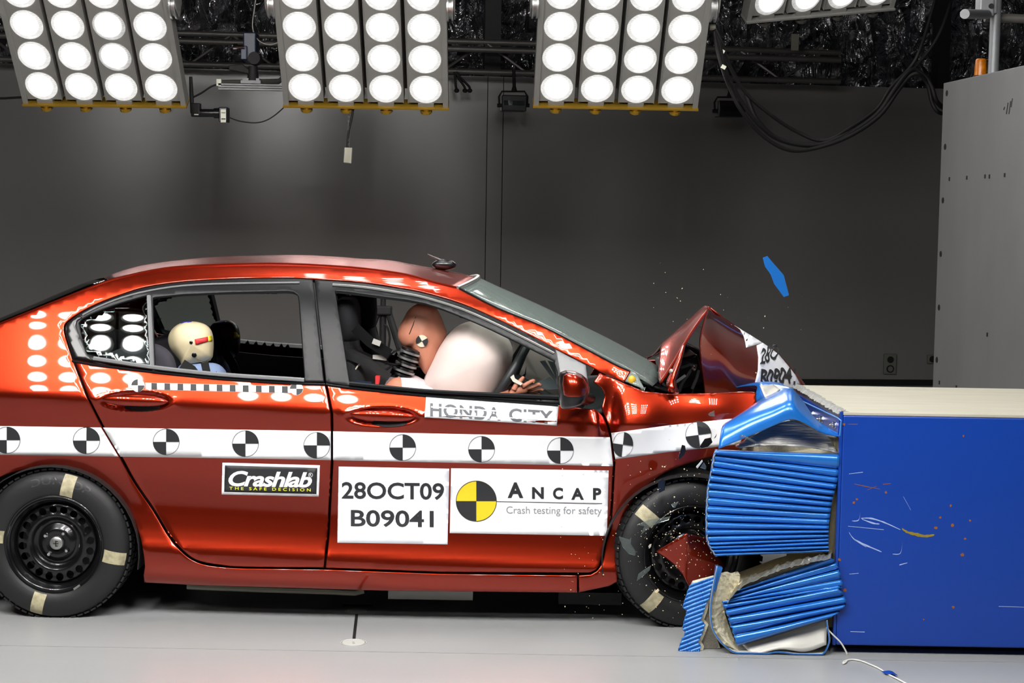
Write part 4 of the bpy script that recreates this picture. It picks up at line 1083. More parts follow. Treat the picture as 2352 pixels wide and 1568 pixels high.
# rubber neck of stacked discs
ax = [(942, 796), (926, 868)]
nk = MB(); A, B = Q(946, 798, .36), Q(922, 868, .36); d_ = (B - A); L = d_.length
prof = []
for k in range(5):
    h = L * (k + .1) / 5; prof += [(0.026, h), (0.040, h + L * .03), (0.041, h + L * .09), (0.028, h + L * .13)]
nk.lathe([(0.001, 0)] + prof + [(0.03, L), (0.001, L)], A, d_, 24)
neck = nk.build('neck', M['black_gloss'], dd, True)
for k in range(4):
    h = L * (k + .66) / 5
    MB().lathe([(0.029, h - L * .02), (0.047, h), (0.047, h + L * .06), (0.029, h + L * .08)], A, d_, 24).build('neck_disc', M['brushed'], neck, True)
# shoulder and upper arm, forearm, hand by the wheel
loft('arm', [(Q(868, 905, .26), (0, .02, 0), (.02, 0, .02)), (Q(872, 896, .25), (0, .045, 0), (.05, 0, .05)), (Q(900, 896, .20), (0, .055, 0), (.03, 0, .055)), (Q(960, 930, .17), (0, .05, 0), (.02, 0, .05)), (Q(1040, 960, .17), (0, .045, 0), (.01, 0, .045)), (Q(1120, 930, .2), (0, .035, 0), (.0, 0, .035)), (Q(1168, 908, .27), (0, .028, 0), (0, 0, .024))], M['tan_skin'], dd)
loft('sleeve', [(Q(905, 900, .215), (0, .06, 0), (.02, 0, .06)), (Q(940, 905, .19), (0, .064, 0), (.01, 0, .066)), (Q(985, 925, .18), (0, .06, 0), (.01, 0, .062)), (Q(1005, 945, .18), (0, .058, 0), (.01, 0, .06))], M['shirt_pink'], dd, ends=False)
MB().prism([Q(x, y, .19) for x, y in ((862, 864), (872, 864), (870, 882), (862, 882))], (0, .05, 0)).build('shoulder_pad', M['red_tape'], dd)
# hand: palm, four fingers, thumb
HY = .28
loft('hand', [(Q(1163, 911, HY), (0, .022, 0), (.01, 0, .022)), (Q(1176, 898, HY), (0, .030, 0), (.012, 0, .026)), (Q(1192, 893, HY + .005), (0, .036, 0), (.01, 0, .026)), (Q(1206, 894, HY + .01), (0, .032, 0), (.008, 0, .02)), (Q(1212, 896, HY + .01), (0, .02, 0), (.004, 0, .012))], M['tan_skin'], dd)
hand_o = bpy.data.objects[[o.name for o in dd.children if o.name.startswith('hand')][-1]]
for i, (pts, r) in enumerate((([(1200, 888), (1213, 880), (1225, 874), (1226, 877)], .0095), ([(1204, 892), (1220, 889), (1236, 883), (1241, 884)], .0097), ([(1206, 896), (1222, 897), (1238, 893), (1246, 895)], .0093), ([(1204, 901), (1218, 903), (1231, 902), (1238, 903)], .0085))):
    P = [Q(x, y, HY - .024 + .017 * i) for x, y in cr(pts, 4)]
    MB().tube(P, [r * (1.05 - .35 * k / (len(P) - 1)) for k in range(len(P))], 10).ball(P[-1], r * .7, 10, 6).build('finger', M['tan_skin'], hand_o, 'all')
P = [Q(x, y, HY - .028) for x, y in cr([(1180, 895), (1186, 884), (1194, 876), (1201, 868)], 4)]
MB().tube(P, [.0115 * (1.05 - .35 * k / (len(P) - 1)) for k in range(len(P))], 10).ball(P[-1], .008, 10, 6).build('thumb', M['tan_skin'], hand_o, 'all')
MB().prism([Q(x, y, HY - .045) for x, y in ((1172, 866), (1180, 860), (1183, 869), (1201, 880), (1196, 885), (1178, 876))], (0, .004, 0)).build('hand_tape', M['label_white'], hand_o)
# belts, plates and wires behind the dummy
def belt(name, pts, w, m, parent, Y, dy=0.0):
    rows = []
    P = [Q(x, y, Y) for x, y in pts]
    for i, p in enumerate(P):
        t = (P[min(i + 1, len(P) - 1)] - P[max(i - 1, 0)]).normalized(); n = Vector((-t.z, dy, t.x)).normalized()
        rows.append([p - n * w, p + n * w])
    return MB().grid(rows).build(name, m, parent, False, solid=0.003)
belt('seat_belt', [(815, 752), (850, 785), (896, 813)], .022, M['black_gloss'], car, .28)
belt('seat_belt', [(790, 812), (850, 836), (895, 866)], .016, M['black'], car, .22)
MB().box(Q(865, 786, .26), (.034, .006, .022), Matrix.Rotation(math.radians(20), 3, 'Y')).build('belt_tag', M['alu_skin'], car)
MB().prism([Q(x, y, .24) for x, y in ((806, 820), (812, 816), (836, 824), (848, 832), (846, 838), (830, 832), (814, 828))], (0, .012, 0)).build('belt_guide', M['alu_skin'], car)
MB().tube([Q(x, y, .23) for x, y in ((829, 829), (822, 840), (814, 852))], .003, 6).tube([Q(x, y, .23) for x, y in ((822, 840), (836, 830))], .003, 6).build('cable_tie', M['label_white'], car)
MB().prism([Q(x, y, .30) for x, y in ((856, 815), (886, 815), (888, 828), (856, 824))], (0, .01, 0)).build('data_plug', M['alu_skin'], car)
for pts in (((920, 800), (905, 808), (893, 818), (886, 830)), ((886, 832), (905, 836), (922, 834)), ((900, 840), (885, 850), (872, 862), (862, 875)), ((888, 806), (884, 816), (888, 826), (885, 836))):
    MB().tube([Q(x, y, .31) for x, y in cr(pts, 4)], .004, 6).build('wire', M['cable'], dd, True)
MB().prism([Q(x, y, .20) for x, y in ((804, 873), (853, 877), (852, 883), (805, 879))], (0, .01, 0)).build('sill_clip', M['camera_blue'], car)
MB().box(Q(840, 848, .36), (.20, .10, .12), Matrix.Rotation(.4, 3, 'Y')).build('recorder_box', M['black'], car)

# rear dummies
CA = [(386, 778), (392, 760), (408, 745), (430, 738), (455, 739), (475, 747), (487, 762), (491, 785), (490, 808), (487, 822), (475, 829), (462, 833), (440, 838), (418, 841), (414, 830), (402, 815), (390, 798)]
d1 = thing('crash_test_dummy', Q(450, 900, .36), 'child dummy with a cream head and red tape by the rear door window', 'crash test dummy')
outline_solid([(414, 838), (440, 834), (470, 832), (505, 838), (525, 870), (520, 940), (500, 990), (430, 990), (405, 920), (405, 860)], (460, 910), .37, .15, 13).build('torso', M['shirt_blue'], d1, 'all')
h1 = outline_solid(CA, (440, 790), .36, .078, 15, 4, 2.3).build('head', M['cream_vinyl'], d1, 'all')
def on_h1(px, py, off=0.0):
    r = min(.985, math.hypot((px - 440) / 53, (py - 790) / 50)); o = (1 - r ** 2.3) ** (1 / 2.3)
    return Q(px, py, .36 - .078 * o - off)
def patch(name, poly, m, fn, parent, off=.003): return panel(name, poly, m, fn, parent, step=5, rim=0, off=off, thick=.001)
patch('red_mark', [(447, 779), (477, 773), (478, 784), (449, 791)], M['red_tape'], on_h1, h1)
patch('yellow_mark', [(478, 772), (486, 769), (488, 782), (479, 784)], M['yellow_tape'], on_h1, h1)
patch('blue_mark', [(415, 742), (422, 738), (440, 736.5), (441, 741), (418, 746)], M['blue_tape'], on_h1, h1, .004)
for (x, y, r) in ((439, 786, 4), (446, 815, 6)):
    MB().lathe([(.0001, .004), (r * .55 / 585, .004), (r / 585, .002), (r / 585, -.008)], on_h1(x, y, .001), (0, -1, 0), 16).build('screw_socket', M['steel_black'], h1, True)
MB().tube([on_h1(x, y, .0005) for x, y in ((450, 824), (458, 830), (470, 832), (484, 826))], .002, 6).build('chin_crease', mat('crease_tan', '8f8262', .6), h1)
belt('harness', [(418, 836), (440, 850), (452, 866), (456, 900)], .022, M['black'], d1, .225)
belt('harness', [(470, 832), (474, 850), (478, 880)], .016, M['black'], d1, .225)
d2 = thing('crash_test_dummy', Q(520, 900, 1.2), 'child dummy with a head coloured dark for shade on the far rear seat', 'crash test dummy')
DA = [(480, 770), (482, 752), (492, 740), (512, 735), (532, 737), (545, 747), (551, 764), (552, 790), (548, 812), (540, 820), (520, 822), (500, 818), (488, 800)]
h2 = outline_solid(DA, (515, 778), 1.2, .078, 13, 4, 2.3).build('head', M['shade_and_seam'], d2, 'all')
def on_h2(px, py, off=0.0):
    r = min(.985, math.hypot((px - 515) / 37, (py - 778) / 44)); o = (1 - r ** 2.3) ** (1 / 2.3)
    return Q(px, py, 1.2 - .078 * o - off)
patch('yellow_mark', [(538, 763), (549, 761), (550, 774), (537, 777)], M['yellow_tape'], on_h2, h2)
patch('blue_mark', [(500, 740), (520, 736.5), (521, 740.5), (502, 744)], M['blue_tape'], on_h2, h2, .004)
outline_solid([(480, 832), (505, 815), (525, 818), (542, 838), (552, 862), (552, 930), (530, 985), (470, 985), (462, 900)], (508, 900), 1.2, .16, 13).build('torso', M['shirt_blue'], d2, 'all')
belt('harness', [(520, 813), (534, 835), (545, 862), (548, 900)], .02, M['black'], d2, 1.03)

# tripod standing on the floor beyond the car
tp = thing('tripod', Q(880, 900, 3.0) * Vector((1, 1, 0)) if False else Vector((Q(880, 760, 3.0).x, 3.0, 0)), 'black camera tripod standing behind the car, seen through the front window', 'tripod')
T = Q(880, 712, 3.0); zt = T.z
MB().tube([(T.x, 3, zt - .45), (T.x, 3, zt + .10)], .016, 10).build('centre_column', M['black'], tp, True)
MB().box((T.x, 3, zt), (.10, .10, .05)).box((T.x, 3, zt + .12), (.08, .08, .05)).build('tripod_head', M['black'], tp, bevel=.008)
MB().box((T.x, 2.98, zt + .19), (.12, .16, .09)).tube([(T.x, 2.90, zt + .19), (T.x, 2.80, zt + .19)], .03, 14).build('video_camera', M['black'], tp, bevel=.006)
for a in (200, 340, 95):
    a = math.radians(a); e_ = Vector((T.x + .42 * math.cos(a), 3 + .42 * math.sin(a), .01))
    s_ = Vector((T.x + .03 * math.cos(a), 3 + .03 * math.sin(a), zt))
    lg = MB().tube([s_, s_.lerp(e_, .45)], .020, 8).tube([s_.lerp(e_, .43), e_], .014, 8).build('leg', M['black'], tp, True)
    MB().ball(e_ + Vector((0, 0, .008)), .018, 8, 6).build('foot', M['rubber'], lg)
MB().tube([Q(x, y, 2.9) for x, y in cr([(882, 745), (890, 752), (895, 775), (893, 800), (900, 830)], 4)], .006, 6).build('cable', M['cable'], tp, True)
# ------------------------------------------------------------------ blue barrier block
BY0, BY1 = -0.31, 0.70
bt = Q(1937, 946, BY0); bb = Q(1915, 1481, BY0)
BX0, BX1, BZ1, BZ0 = bt.x, 2.66, bt.z, bb.z
blk = thing('barrier_block', ((BX0 + BX1) / 2, (BY0 + BY1) / 2, 0), 'scratched blue steel barrier stand with a cream top at the right', 'barrier')
MB().box(((BX0 + BX1) / 2, (BY0 + BY1) / 2, (BZ0 + BZ1 - .012) / 2), (BX1 - BX0, BY1 - BY0, BZ1 - BZ0 - .012)).build('steel_body', M['blue_steel'], blk, bevel=.006)
MB().box(((BX0 + BX1) / 2, (BY0 + BY1) / 2, BZ1 - .006), (BX1 - BX0 - .002, BY1 - BY0 - .002, .012)).build('top_board', M['cream_top'], blk, bevel=.002)
MB().box(((BX0 + BX1) / 2 + .03, (BY0 + BY1) / 2 + .05, BZ0 / 2 + .001), (BX1 - BX0 - .04, BY1 - BY0 - .08, BZ0)).build('base_plinth', M['black'], blk)
# torn edge of the board above the mounting plate
random.seed(5)
e = MB(); n = 60; rows = [[], [], []]
for i in range(n):
    y = BY0 + .01 + (BY1 - BY0 - .02) * i / (n - 1)
    rows[0].append(Vector((BX0 - .012 - .012 * random.random(), y, BZ1 - .012 + .004 * random.random())))
    rows[1].append(Vector((BX0 - .004, y, BZ1 + .002 + .004 * random.random())))
    rows[2].append(Vector((BX0 + .012 + .014 * random.random(), y, BZ1 + .001)))
e.grid(rows).build('torn_edge', mat('grey_fibre', '8f8f8c', .8, bump=(120, .6, .004)), blk, solid=.003)
# scrapes and chips in the near face
def face(px, py, off=0.0): return Q(px, py, BY0 - .0006 - off)
def scrape(pts, w, m, name='scrape'):
    P = cr(pts, 5) if len(pts) > 2 else pts; top, bot = [], []; n = len(P)
    for i, (x, y) in enumerate(P):
        ww = w * (0.35 + 0.65 * math.sin(math.pi * (i + .5) / n)) * (0.7 + 0.6 * random.random())
        top.append(face(x, y - ww)); bot.append(face(x, y + ww))
    MB().grid([top, bot]).build(name, m, blk)
for pts, w, k in (([(2072, 1214), (2085, 1222), (2105, 1227), (2125, 1231), (2146, 1228)], 3.6, 'ochre'), ([(1962, 1111), (1985, 1116), (2022, 1123)], .8, 'rust'), ([(1992, 1125), (2014, 1116)], .6, 'rust'),
                  ([(1978, 1190), (2000, 1190), (2030, 1199), (2068, 1216)], 1.6, 'scratch'), ([(1957, 1196), (1972, 1194), (1976, 1176)], 1.2, 'scratch'), ([(1980, 1192), (2005, 1201), (2020, 1203)], 1.6, 'scratch'),
                  ([(1962, 1238), (1985, 1250), (2025, 1267)], 1.8, 'scratch'), ([(1950, 1222), (1962, 1238), (1990, 1256)], 1.2, 'scratch'), ([(1950, 1088), (1982, 1084)], .8, 'scratch'), ([(2075, 1140), (2092, 1171)], .7, 'scratch'),
                  ([(2050, 1272), (2068, 1270), (2073, 1244)], 1.0, 'scratch'), ([(1948, 1208), (2030, 1216)], .7, 'scratch'), ([(2028, 1112), (2046, 1110)], .7, 'rust'), ([(1948, 974), (1970, 974)], .9, 'rust'), ([(2066, 1297), (2084, 1292)], 1.2, 'scratch'), ([(2294, 1392), (2352, 1394)], .7, 'scratch'), ([(1953, 1450), (1986, 1451)], 1.0, 'scratch'), ([(1951, 1318), (1972, 1316)], 1.0, 'scratch'), ([(1953, 1230), (1955, 1268)], .8, 'scratch')):
    scrape(pts, w, M[k])
for (x, y, r) in ((1961, 1154, 3), (1968, 1146, 3), (2035, 1131, 3), (2188, 1206, 4), (2160, 1188, 3), (2150, 1212, 4), (2217, 1237, 3), (2210, 1274, 4), (2190, 1394, 4), (1941, 1355, 4), (1928, 1285, 4), (1939, 974, 3), (2184, 1161, 3), (2213, 1001, 2.5), (2228, 1195, 2.5), (2122, 1422, 2)):
    P = [face(x + r * (.7 + .6 * random.random()) * math.cos(t), y + r * (.7 + .6 * random.random()) * math.sin(t)) for t in [2 * math.pi * k / 9 for k in range(9)]]
    MB().add(P, [tuple(range(9))]).build('rust_chip', M['rust'], blk)

# ------------------------------------------------------------------ crushed honeycomb element
NY = -0.30
hc = thing('honeycomb_barrier', Q(1780, 1200, NY), 'crushed blue corrugated honeycomb barrier between the front wheel and the blue stand', 'barrier')
LEFT = cr([(1646, 1032), (1640, 1050), (1634, 1085), (1627, 1121), (1624, 1160), (1623, 1200), (1625, 1238), (1634, 1260), (1646, 1277)], 6)
RIGHT = cr([(1929, 1042), (1927, 1075), (1922, 1110), (1914, 1140), (1908, 1172), (1904, 1210), (1903, 1240), (1904, 1267)], 6)
def at(E, t):
    f = t * (len(E) - 1); i = min(int(f), len(E) - 2); return (E[i][0] + (E[i + 1][0] - E[i][0]) * (f - i), E[i][1] + (E[i + 1][1] - E[i][1]) * (f - i))
def pleats(left, right, bounds, amp, Y0, nx=40, per=9, name='pleated_skin', parent=None, wob=.006, mat_=None, jag=0, seed=1, warp=0.0):
    rnd = random.Random(seed); rows = []; tl = []
    for a, b in zip(bounds, bounds[1:]):
        for k in range(per): tl.append((a + (b - a) * k / per, k / per))
    tl.append((bounds[-1], 0.0))
    ph = [rnd.uniform(0, 6) for _ in bounds] ; dep = [rnd.uniform(.6, 1.15) for _ in bounds]
    for t, s in tl:
        i = max(k for k in range(len(bounds)) if bounds[k] <= t + 1e-9)
        l, r = at(left, t), at(right, min(1, t + warp * math.sin(math.pi * t ** .75))); row = []
        for k in range(nx + 1):
            u = k / nx
            w = wob * (math.sin(u * 9 + ph[i]) + .5 * math.sin(u * 23 + ph[i] * 2)) * math.sin(math.pi * s) * 60
            x = l[0] + (r[0] - l[0]) * u + (rnd.uniform(-jag, jag) if (jag and k in (0, nx)) else 0)
            y = l[1] + (r[1] - l[1]) * u + w
            ss = min(1, max(0, s + .10 * math.sin(u * 7 + ph[i])))
            prof = (1 - (2 * s - 1) ** 2) ** .5
            skew = (0.75 + .25 * math.sin(u * 5 + ph[i])) * dep[min(i, len(dep) - 1)]
            row.append(Q(x, y, Y0 - amp * (prof - .5) * skew))
        rows.append(row)
    # the skin is closed behind so that it has a real thickness
    g = MB().grid(rows)
    return g.build(name, mat_ or M['blue_alu'], parent, 'all', solid=.006)
B1 = [0, .10, .155, .205, .265, .325, .38, .44, .50, .555, .615, .67, .72, .78, .83, .885, .94, 1.0]
pleats(LEFT, RIGHT, B1, .046, NY, parent=hc, warp=.10)
# silver core behind the skin
core = [(x + 26, y) for x, y in LEFT if y > 1062] + [(1660, 1272), (1780, 1272)] + [(x + 22, y) for x, y in RIGHT[::-1]] + [(1800, 1062), (1700, 1060)]
MB().prism([Q(x, y, NY + .035) for x, y in core], (0, .25, 0)).build('core', M['honey'], hc)
MB().prism([Q(x, y, NY + .02) for x, y in ((1905, 1004), (1931, 1006), (1929, 1170), (1917, 1440), (1903, 1440), (1903, 1240), (1912, 1140), (1927, 1040))], (0, .96, 0)).build('crushed_core', mat('crushed_core', '7d7458', .5, .55, bump=(120, 1.0, .01), stretch=(1, 1, .15)), hc)
MB().prism([Q(x, y, -.02) for x, y in ((1745, 950), (1840, 985), (1890, 1020), (1890, 1270), (1770, 1270), (1740, 1100))], (0, .66, 0)).build('rear_core', M['honey'], hc)
# edge of the skin that wraps round to the car
rows = [[Q(x + 2, y, NY + .01), Q(x - 1, y, NY + .06), Q(x + 3, y, NY + .26)] for x, y in LEFT]
MB().grid(rows).build('wrapped_edge', M['blue_alu'], hc, 'all', solid=.004)
rows = [[Q(x + 1.5 * math.sin(i * 1.9), y, NY - .012), Q(x + 6 + 2 * math.sin(i * 2.3), y, NY + .012)] for i, (x, y) in enumerate(LEFT)]
MB().grid(rows).build('torn_edge', M['alu_skin'], hc, solid=.002)
# arched flap above, with the bare core below it
def surf(name, rows, m, parent, k=5, thick=.004):
    rows = [[Q(*p) for p in r] for r in rows]
    return MB().grid(refine(rows, k)).build(name, m, parent, 'all', solid=thick)
flap = [[(1650, 1030, NY - .02), (1722, 1001, NY - .03), (1770, 980, NY - .04), (1812, 964, NY - .05), (1842, 968, NY - .05), (1884, 990, NY - .03), (1905, 998, NY - .01), (1926, 1003, NY)],
        [(1654, 1002, NY + .0), (1718, 968, NY - .01), (1770, 945, NY - .02), (1815, 926, NY - .03), (1842, 945, NY - .02), (1884, 980, NY), (1908, 992, NY), (1928, 1001, NY)],
        [(1662, 974, NY + .06), (1716, 944, NY + .08), (1768, 918, NY + .10), (1814, 895, NY + .14), (1838, 914, NY + .14), (1876, 965, NY + .04), (1908, 988, NY + .02), (1930, 999, NY + .01)],
        [(1690, 962, NY + .22), (1725, 932, NY + .24), (1765, 908, NY + .26), (1812, 892, NY + .28), (1832, 905, NY + .24), (1868, 955, NY + .08), (1908, 985, NY + .03), (1931, 996, NY + .015)]]
surf('arched_flap', flap, M['blue_alu'], hc)
crest = [[(1738, 934, .14), (1757, 920, .12), (1780, 905, .10), (1816, 893, .02)],
         [(1736, 905, .2), (1750, 905, .16), (1775, 890, .18), (1822, 893, .06)],
         [(1730, 884, .30), (1744, 878, .28), (1772, 877, .3), (1800, 884, .2)],
         [(1640, 897, .5), (1700, 886, .6), (1770, 877, .7), (1800, 880, .6)]]
surf('crumpled_lip', crest, M['blue_alu'], hc)
surf('lip_fold', [[(1745, 884, .12), (1752, 900, .08), (1758, 915, .06)], [(1762, 884, .12), (1768, 898, .10), (1772, 906, .07)], [(1776, 882, .14), (1785, 888, .13), (1792, 893, .10)]], M['alu_skin'], hc, 3)
bare = [[(1690, 1022, NY + .05), (1760, 985, NY + .06), (1820, 966, NY + .07), (1880, 990, NY + .06), (1925, 1004, NY + .05)],
        [(1690, 1024, NY + .03), (1770, 1004, NY + .02), (1825, 996, NY + .05), (1880, 1012, NY + .06), (1924, 1020, NY + .04)],
        [(1700, 1026, NY + .015), (1770, 1022, NY + .0), (1830, 1024, NY + .0), (1885, 1030, NY + .02), (1922, 1040, NY + .02)]]
surf('bare_core', bare, mat('bare_core', 'b9b8b4', .34, .75, bump=(22, .7, .02), stretch=(.35, 1, 5)), hc)
surf('film_strip', [[(1698, 1002, NY - .04), (1708, 999, NY - .045), (1748, 1020, NY - .03)], [(1702, 1007, NY - .04), (1712, 1006, NY - .045), (1744, 1024, NY - .03)]], M['glass_shard'], hc, 2, .001)
# mounting plate bolted to the stand
PX = lambda px, py, off: (lambda d: CAM_POS + d * ((BX0 - off - CAM_POS.x) / d.x))(ray(px, py))
pts = [PX(x, y, .006) for x, y in ((1835, 905), (1932, 963), (1929, 1002), (1880, 985), (1845, 940))]
MB().prism(pts, (-.008, 0, 0)).build('mounting_plate', M['blue_steel'], hc)
MB().tube([PX(x, y, .016) for x, y in ((1836, 918), (1925, 960), (1932, 966), (1929, 1000))], .003, 6).build('plate_edge', mat('light_blue_edge', '3f86d0', .35), hc)
for x, y in ((1865, 950), (1888, 962), (1918, 975)):
    c = PX(x, y, .016)
    MB().lathe([(.0001, .022), (.005, .022), (.005, .010), (.011, .010), (.011, 0), (.016, 0), (.016, -.004)], c, (-1, 0, 0), 8).build('bolt', M['chrome'], hc)
MB().box((BX0 - .006, BY0 + .012, (BZ0 + BZ1) / 2), (.010, .022, BZ1 - BZ0)).build('edge_strip', M['blue_steel'], blk)
MB().box((BX0 - .004, (BY0 + BY1) / 2, (BZ0 + BZ1) / 2), (.006, BY1 - BY0 - .04, BZ1 - BZ0 - .02)).build('backing_plate', M['brushed'], blk)

# ------------------------------------------------------------------ torn lower section, lying on the floor
LY = -0.34
lo = thing('honeycomb_section', Q(1800, 1500, LY), 'torn lower honeycomb section with bent silver sheet, on the floor by the barrier stand', 'barrier')
L2 = [(1700, 1350), (1690, 1362), (1676, 1378), (1660, 1384), (1667, 1402), (1675, 1425), (1683, 1452), (1693, 1484)]
R2 = [(1906, 1278), (1922, 1294), (1930, 1318), (1935, 1345), (1926, 1350), (1944, 1378), (1934, 1398), (1900, 1422)]
pleats(cr(L2, 3), cr(R2, 3), [0, .12, .22, .34, .45, .55, .66, .77, .88, 1.0], .040, LY + .02, per=8, parent=lo, seed=4, jag=2)
MB().prism([Q(x, y, LY + .04) for x, y in ((1700, 1345), (1800, 1308), (1900, 1280), (1908, 1300), (1908, 1400), (1890, 1418), (1700, 1474), (1680, 1420), (1670, 1385))], (0, .20, 0)).build('core', M['honey'], lo)
rg = random.Random(2); rows = [[], [], []]
for i in range(46):
    u = i / 45; x = 1672 + (1908 - 1672) * u; y = lerp_line([(1660, 1392), (1690, 1350), (1720, 1330), (1800, 1298), (1910, 1274)], x)
    rows[0].append(Q(x, y + 8 + rg.uniform(-2, 2), LY - .012)); rows[1].append(Q(x + 2, y + rg.uniform(-4, 3), LY + .01)); rows[2].append(Q(x + 6, y - 6 + rg.uniform(-4, 4), LY + .07))
MB().grid(rows).build('torn_edge', M['alu'], lo, solid=.003)
OUT = cr([(1648, 1300), (1641, 1330), (1634, 1370), (1631, 1401), (1633, 1430), (1640, 1452), (1663, 1482), (1703, 1508), (1736, 1515), (1752, 1508), (1775, 1498), (1800, 1498), (1829, 1503), (1855, 1508), (1875, 1508), (1893, 1499), (1903, 1480), (1905, 1465), (1901, 1440), (1899, 1424)], 4)
rows = [[Q(x, y, LY + .0), Q(x, y - 1, LY + .08), Q(x + 1, y - 3, LY + .22), Q(x + 2, y - 4, LY + .36)] for x, y in OUT]
for r in rows:
    for p in r: p.z = max(p.z, .004)
MB().grid(rows).build('bent_sheet', mat('sheet_white', 'b8b9b6', .45, .3), lo, 'all', solid=.003)
MB().grid([[a, a + Vector((0, -.004, -.001))] for a in [Vector((r[0].x, r[0].y - .001, r[0].z)) for r in rows]]).build('sheet_edge', M['blue_alu'], lo, solid=.004)
rg = random.Random(7)
m = MB(); rows = []
INN = cr([(1655, 1315), (1648, 1345), (1642, 1390), (1641, 1425), (1650, 1452), (1675, 1480), (1710, 1502), (1738, 1508)], 5)
I2 = cr([(1700, 1320), (1695, 1345), (1672, 1382), (1664, 1400), (1672, 1430), (1684, 1462), (1700, 1486), (1730, 1500)], 5)
for k in range(len(INN)):
    a, b = INN[k], I2[k]
    rows.append([Q(a[0] + (b[0] - a[0]) * j / 8, a[1] + (b[1] - a[1]) * j / 8, LY + .03 + .05 * j / 8 + rg.uniform(0, .008)) for j in range(9)])
MB().grid(rows).build('torn_honeycomb', M['honey'], lo, False, solid=.02)
rows = [[Q(x, y, LY + .055) for x, y in ((1705, 1480), (1780, 1458), (1850, 1436), (1900, 1418))], [Q(x, y, LY + .012) for x, y in ((1730, 1506), (1790, 1490), (1850, 1496), (1898, 1480))]]
MB().grid(refine(rows, 5)).build('inner_sheet', M['alu_skin'], lo, 'all', solid=.003)

st_ = thing('honeycomb_strip', Q(1600, 1500, -.30), 'narrow torn blue honeycomb strip standing upright in front of the wheel', 'barrier')
SP = [(1641, 1326), (1634, 1352), (1629, 1374), (1622, 1386), (1617, 1404), (1610, 1423), (1620, 1434), (1612, 1456), (1604, 1474), (1610, 1484), (1604, 1509), (1557, 1494), (1564, 1472), (1575, 1452), (1567, 1446), (1572, 1422), (1578, 1403), (1568, 1394), (1574, 1372), (1581, 1352), (1587, 1340)]
def SF(x, y, off=0.0):
    rib = abs(math.sin((y + .38 * x) * .33)) ** .6
    p = Q(x, y, -.30 - off - .013 * rib); p.z = max(p.z, .002); return p
panel('ribbed_skin', SP, M['blue_alu'], SF, st_, step=2.4, rim=0, thick=.004)
MB().prism([Q(x + 7, y, -.29) for x, y in SP], (0, .05, 0)).build('core', M['honey'], st_)
pts = [Q(x, y, -.27) for x, y in ((1622, 1380), (1630, 1372), (1634, 1440), (1648, 1470), (1655, 1495), (1640, 1508), (1604, 1510), (1611, 1482), (1606, 1472), (1620, 1435), (1612, 1424))]
for p in pts: p.z = max(p.z, .002)
MB().prism(pts, (0, .08, 0)).build('grey_core', mat('grey_core', '9c978a', .6, .3, bump=(180, 1, .006)), st_)
MB().prism([Q(x, y, -.31) for x, y in ((1645, 1300), (1660, 1304), (1652, 1330), (1642, 1360), (1638, 1350))], (0, .03, 0)).build('folded_corner', M['blue_alu'], st_)

# white cord and the scrap of blue tape on the floor
P = [Q(x, y, -.33) for x, y in ((1899, 1440), (1905, 1449), (1918, 1462), (1930, 1474), (1938, 1486), (1945, 1500), (1947, 1510))]
P += [GZ(x, y, .004) for x, y in ((1944, 1519), (1936, 1524), (1940, 1518), (1958, 1514), (1980, 1518), (1995, 1524), (2018, 1534), (2040, 1548), (2060, 1558), (2090, 1574), (2120, 1590))]
tag(MB().tube(cr(P, 4), .0032, 6).build('cord', M['cord'], None, 'all'), 'thin white cord trailing from the barrier stand across the floor', 'cord')
rows = [[GZ(x, y, .006 + h) for x, y, h in r] for r in (((2024, 1541, .002), (2042, 1539, .008), (2050, 1541, .002)), ((2034, 1547, 0), (2046, 1546, .006), (2062, 1550, .002)))]
tag(MB().grid(rows).build('tape_scrap', M['blue_steel'], None, False, solid=.001), 'small scrap of dark blue tape stuck to the white cord', 'scrap')
# ------------------------------------------------------------------ grey block at the right
kA = 9.95; a = CAM_POS + ray(2156, 500) * (kA / ray(2156, 500).y) * 1.0
A = Vector((a.x, a.y, 0)); tb_ = ray(2168, 191); zt = (CAM_POS + tb_ * (a.y - CAM_POS.y) / tb_.y).z
d2 = ray(2352, 150); tt = (zt - CAM_POS.z) / d2.z; Bp = CAM_POS + d2 * tt
fd = Vector((Bp.x - A.x, Bp.y - A.y, 0)).normalized()          # along the face, towards the camera
end = A + fd * 2.9; fn_ = Vector((fd.y, -fd.x, 0)); fn_ = -fn_ if fn_.x > 0 else fn_
cb = thing('impact_block', A + fd * 1.4, 'tall grey block with bolt holes standing behind the blue stand at the right edge', 'block')
MB().prism([A, end, end - fn_ * 1.6, A - fn_ * 1.6], (0, 0, zt)).build('block_body', M['block'], cb, bevel=.004)
def blk_pt(px, py):
    d = ray(px, py); t = (A - CAM_POS).dot(fn_) / d.dot(fn_); return CAM_POS + d * t
for x, y, rx, rz in ((2175, 214, .014, .022), (2171, 337, .016, .024), (2166, 460, .016, .024), (2161, 583, .016, .024), (2157, 706, .016, .024), (2152, 826, .016, .024)):
    MB().lathe([(.0001, .002), (.018, .002), (.019, .0005)], blk_pt(x, y), fn_, 16).build('bolt_hole', M['black'], cb)
for x, y in ((2181, 411), (2221, 408), (2263, 405), (2273, 405), (2308, 402), (2158, 878), (2197, 889), (2268, 768)):
    MB().box(blk_pt(x, y) + fn_ * .001, (.004, .016, .022), Matrix.Rotation(math.atan2(fn_.y, fn_.x), 3, 'Z')).build('slot', M['black'], cb)
for pts in (((2312, 262), (2316, 236)), ((2318, 262), (2322, 232)), ((2323, 246), (2326, 226)), ((2306, 252), (2308, 246))):
    MB().tube([blk_pt(x, y) + fn_ * .001 for x, y in pts], .0035, 6).build('scuff_mark', M['ink'], cb)
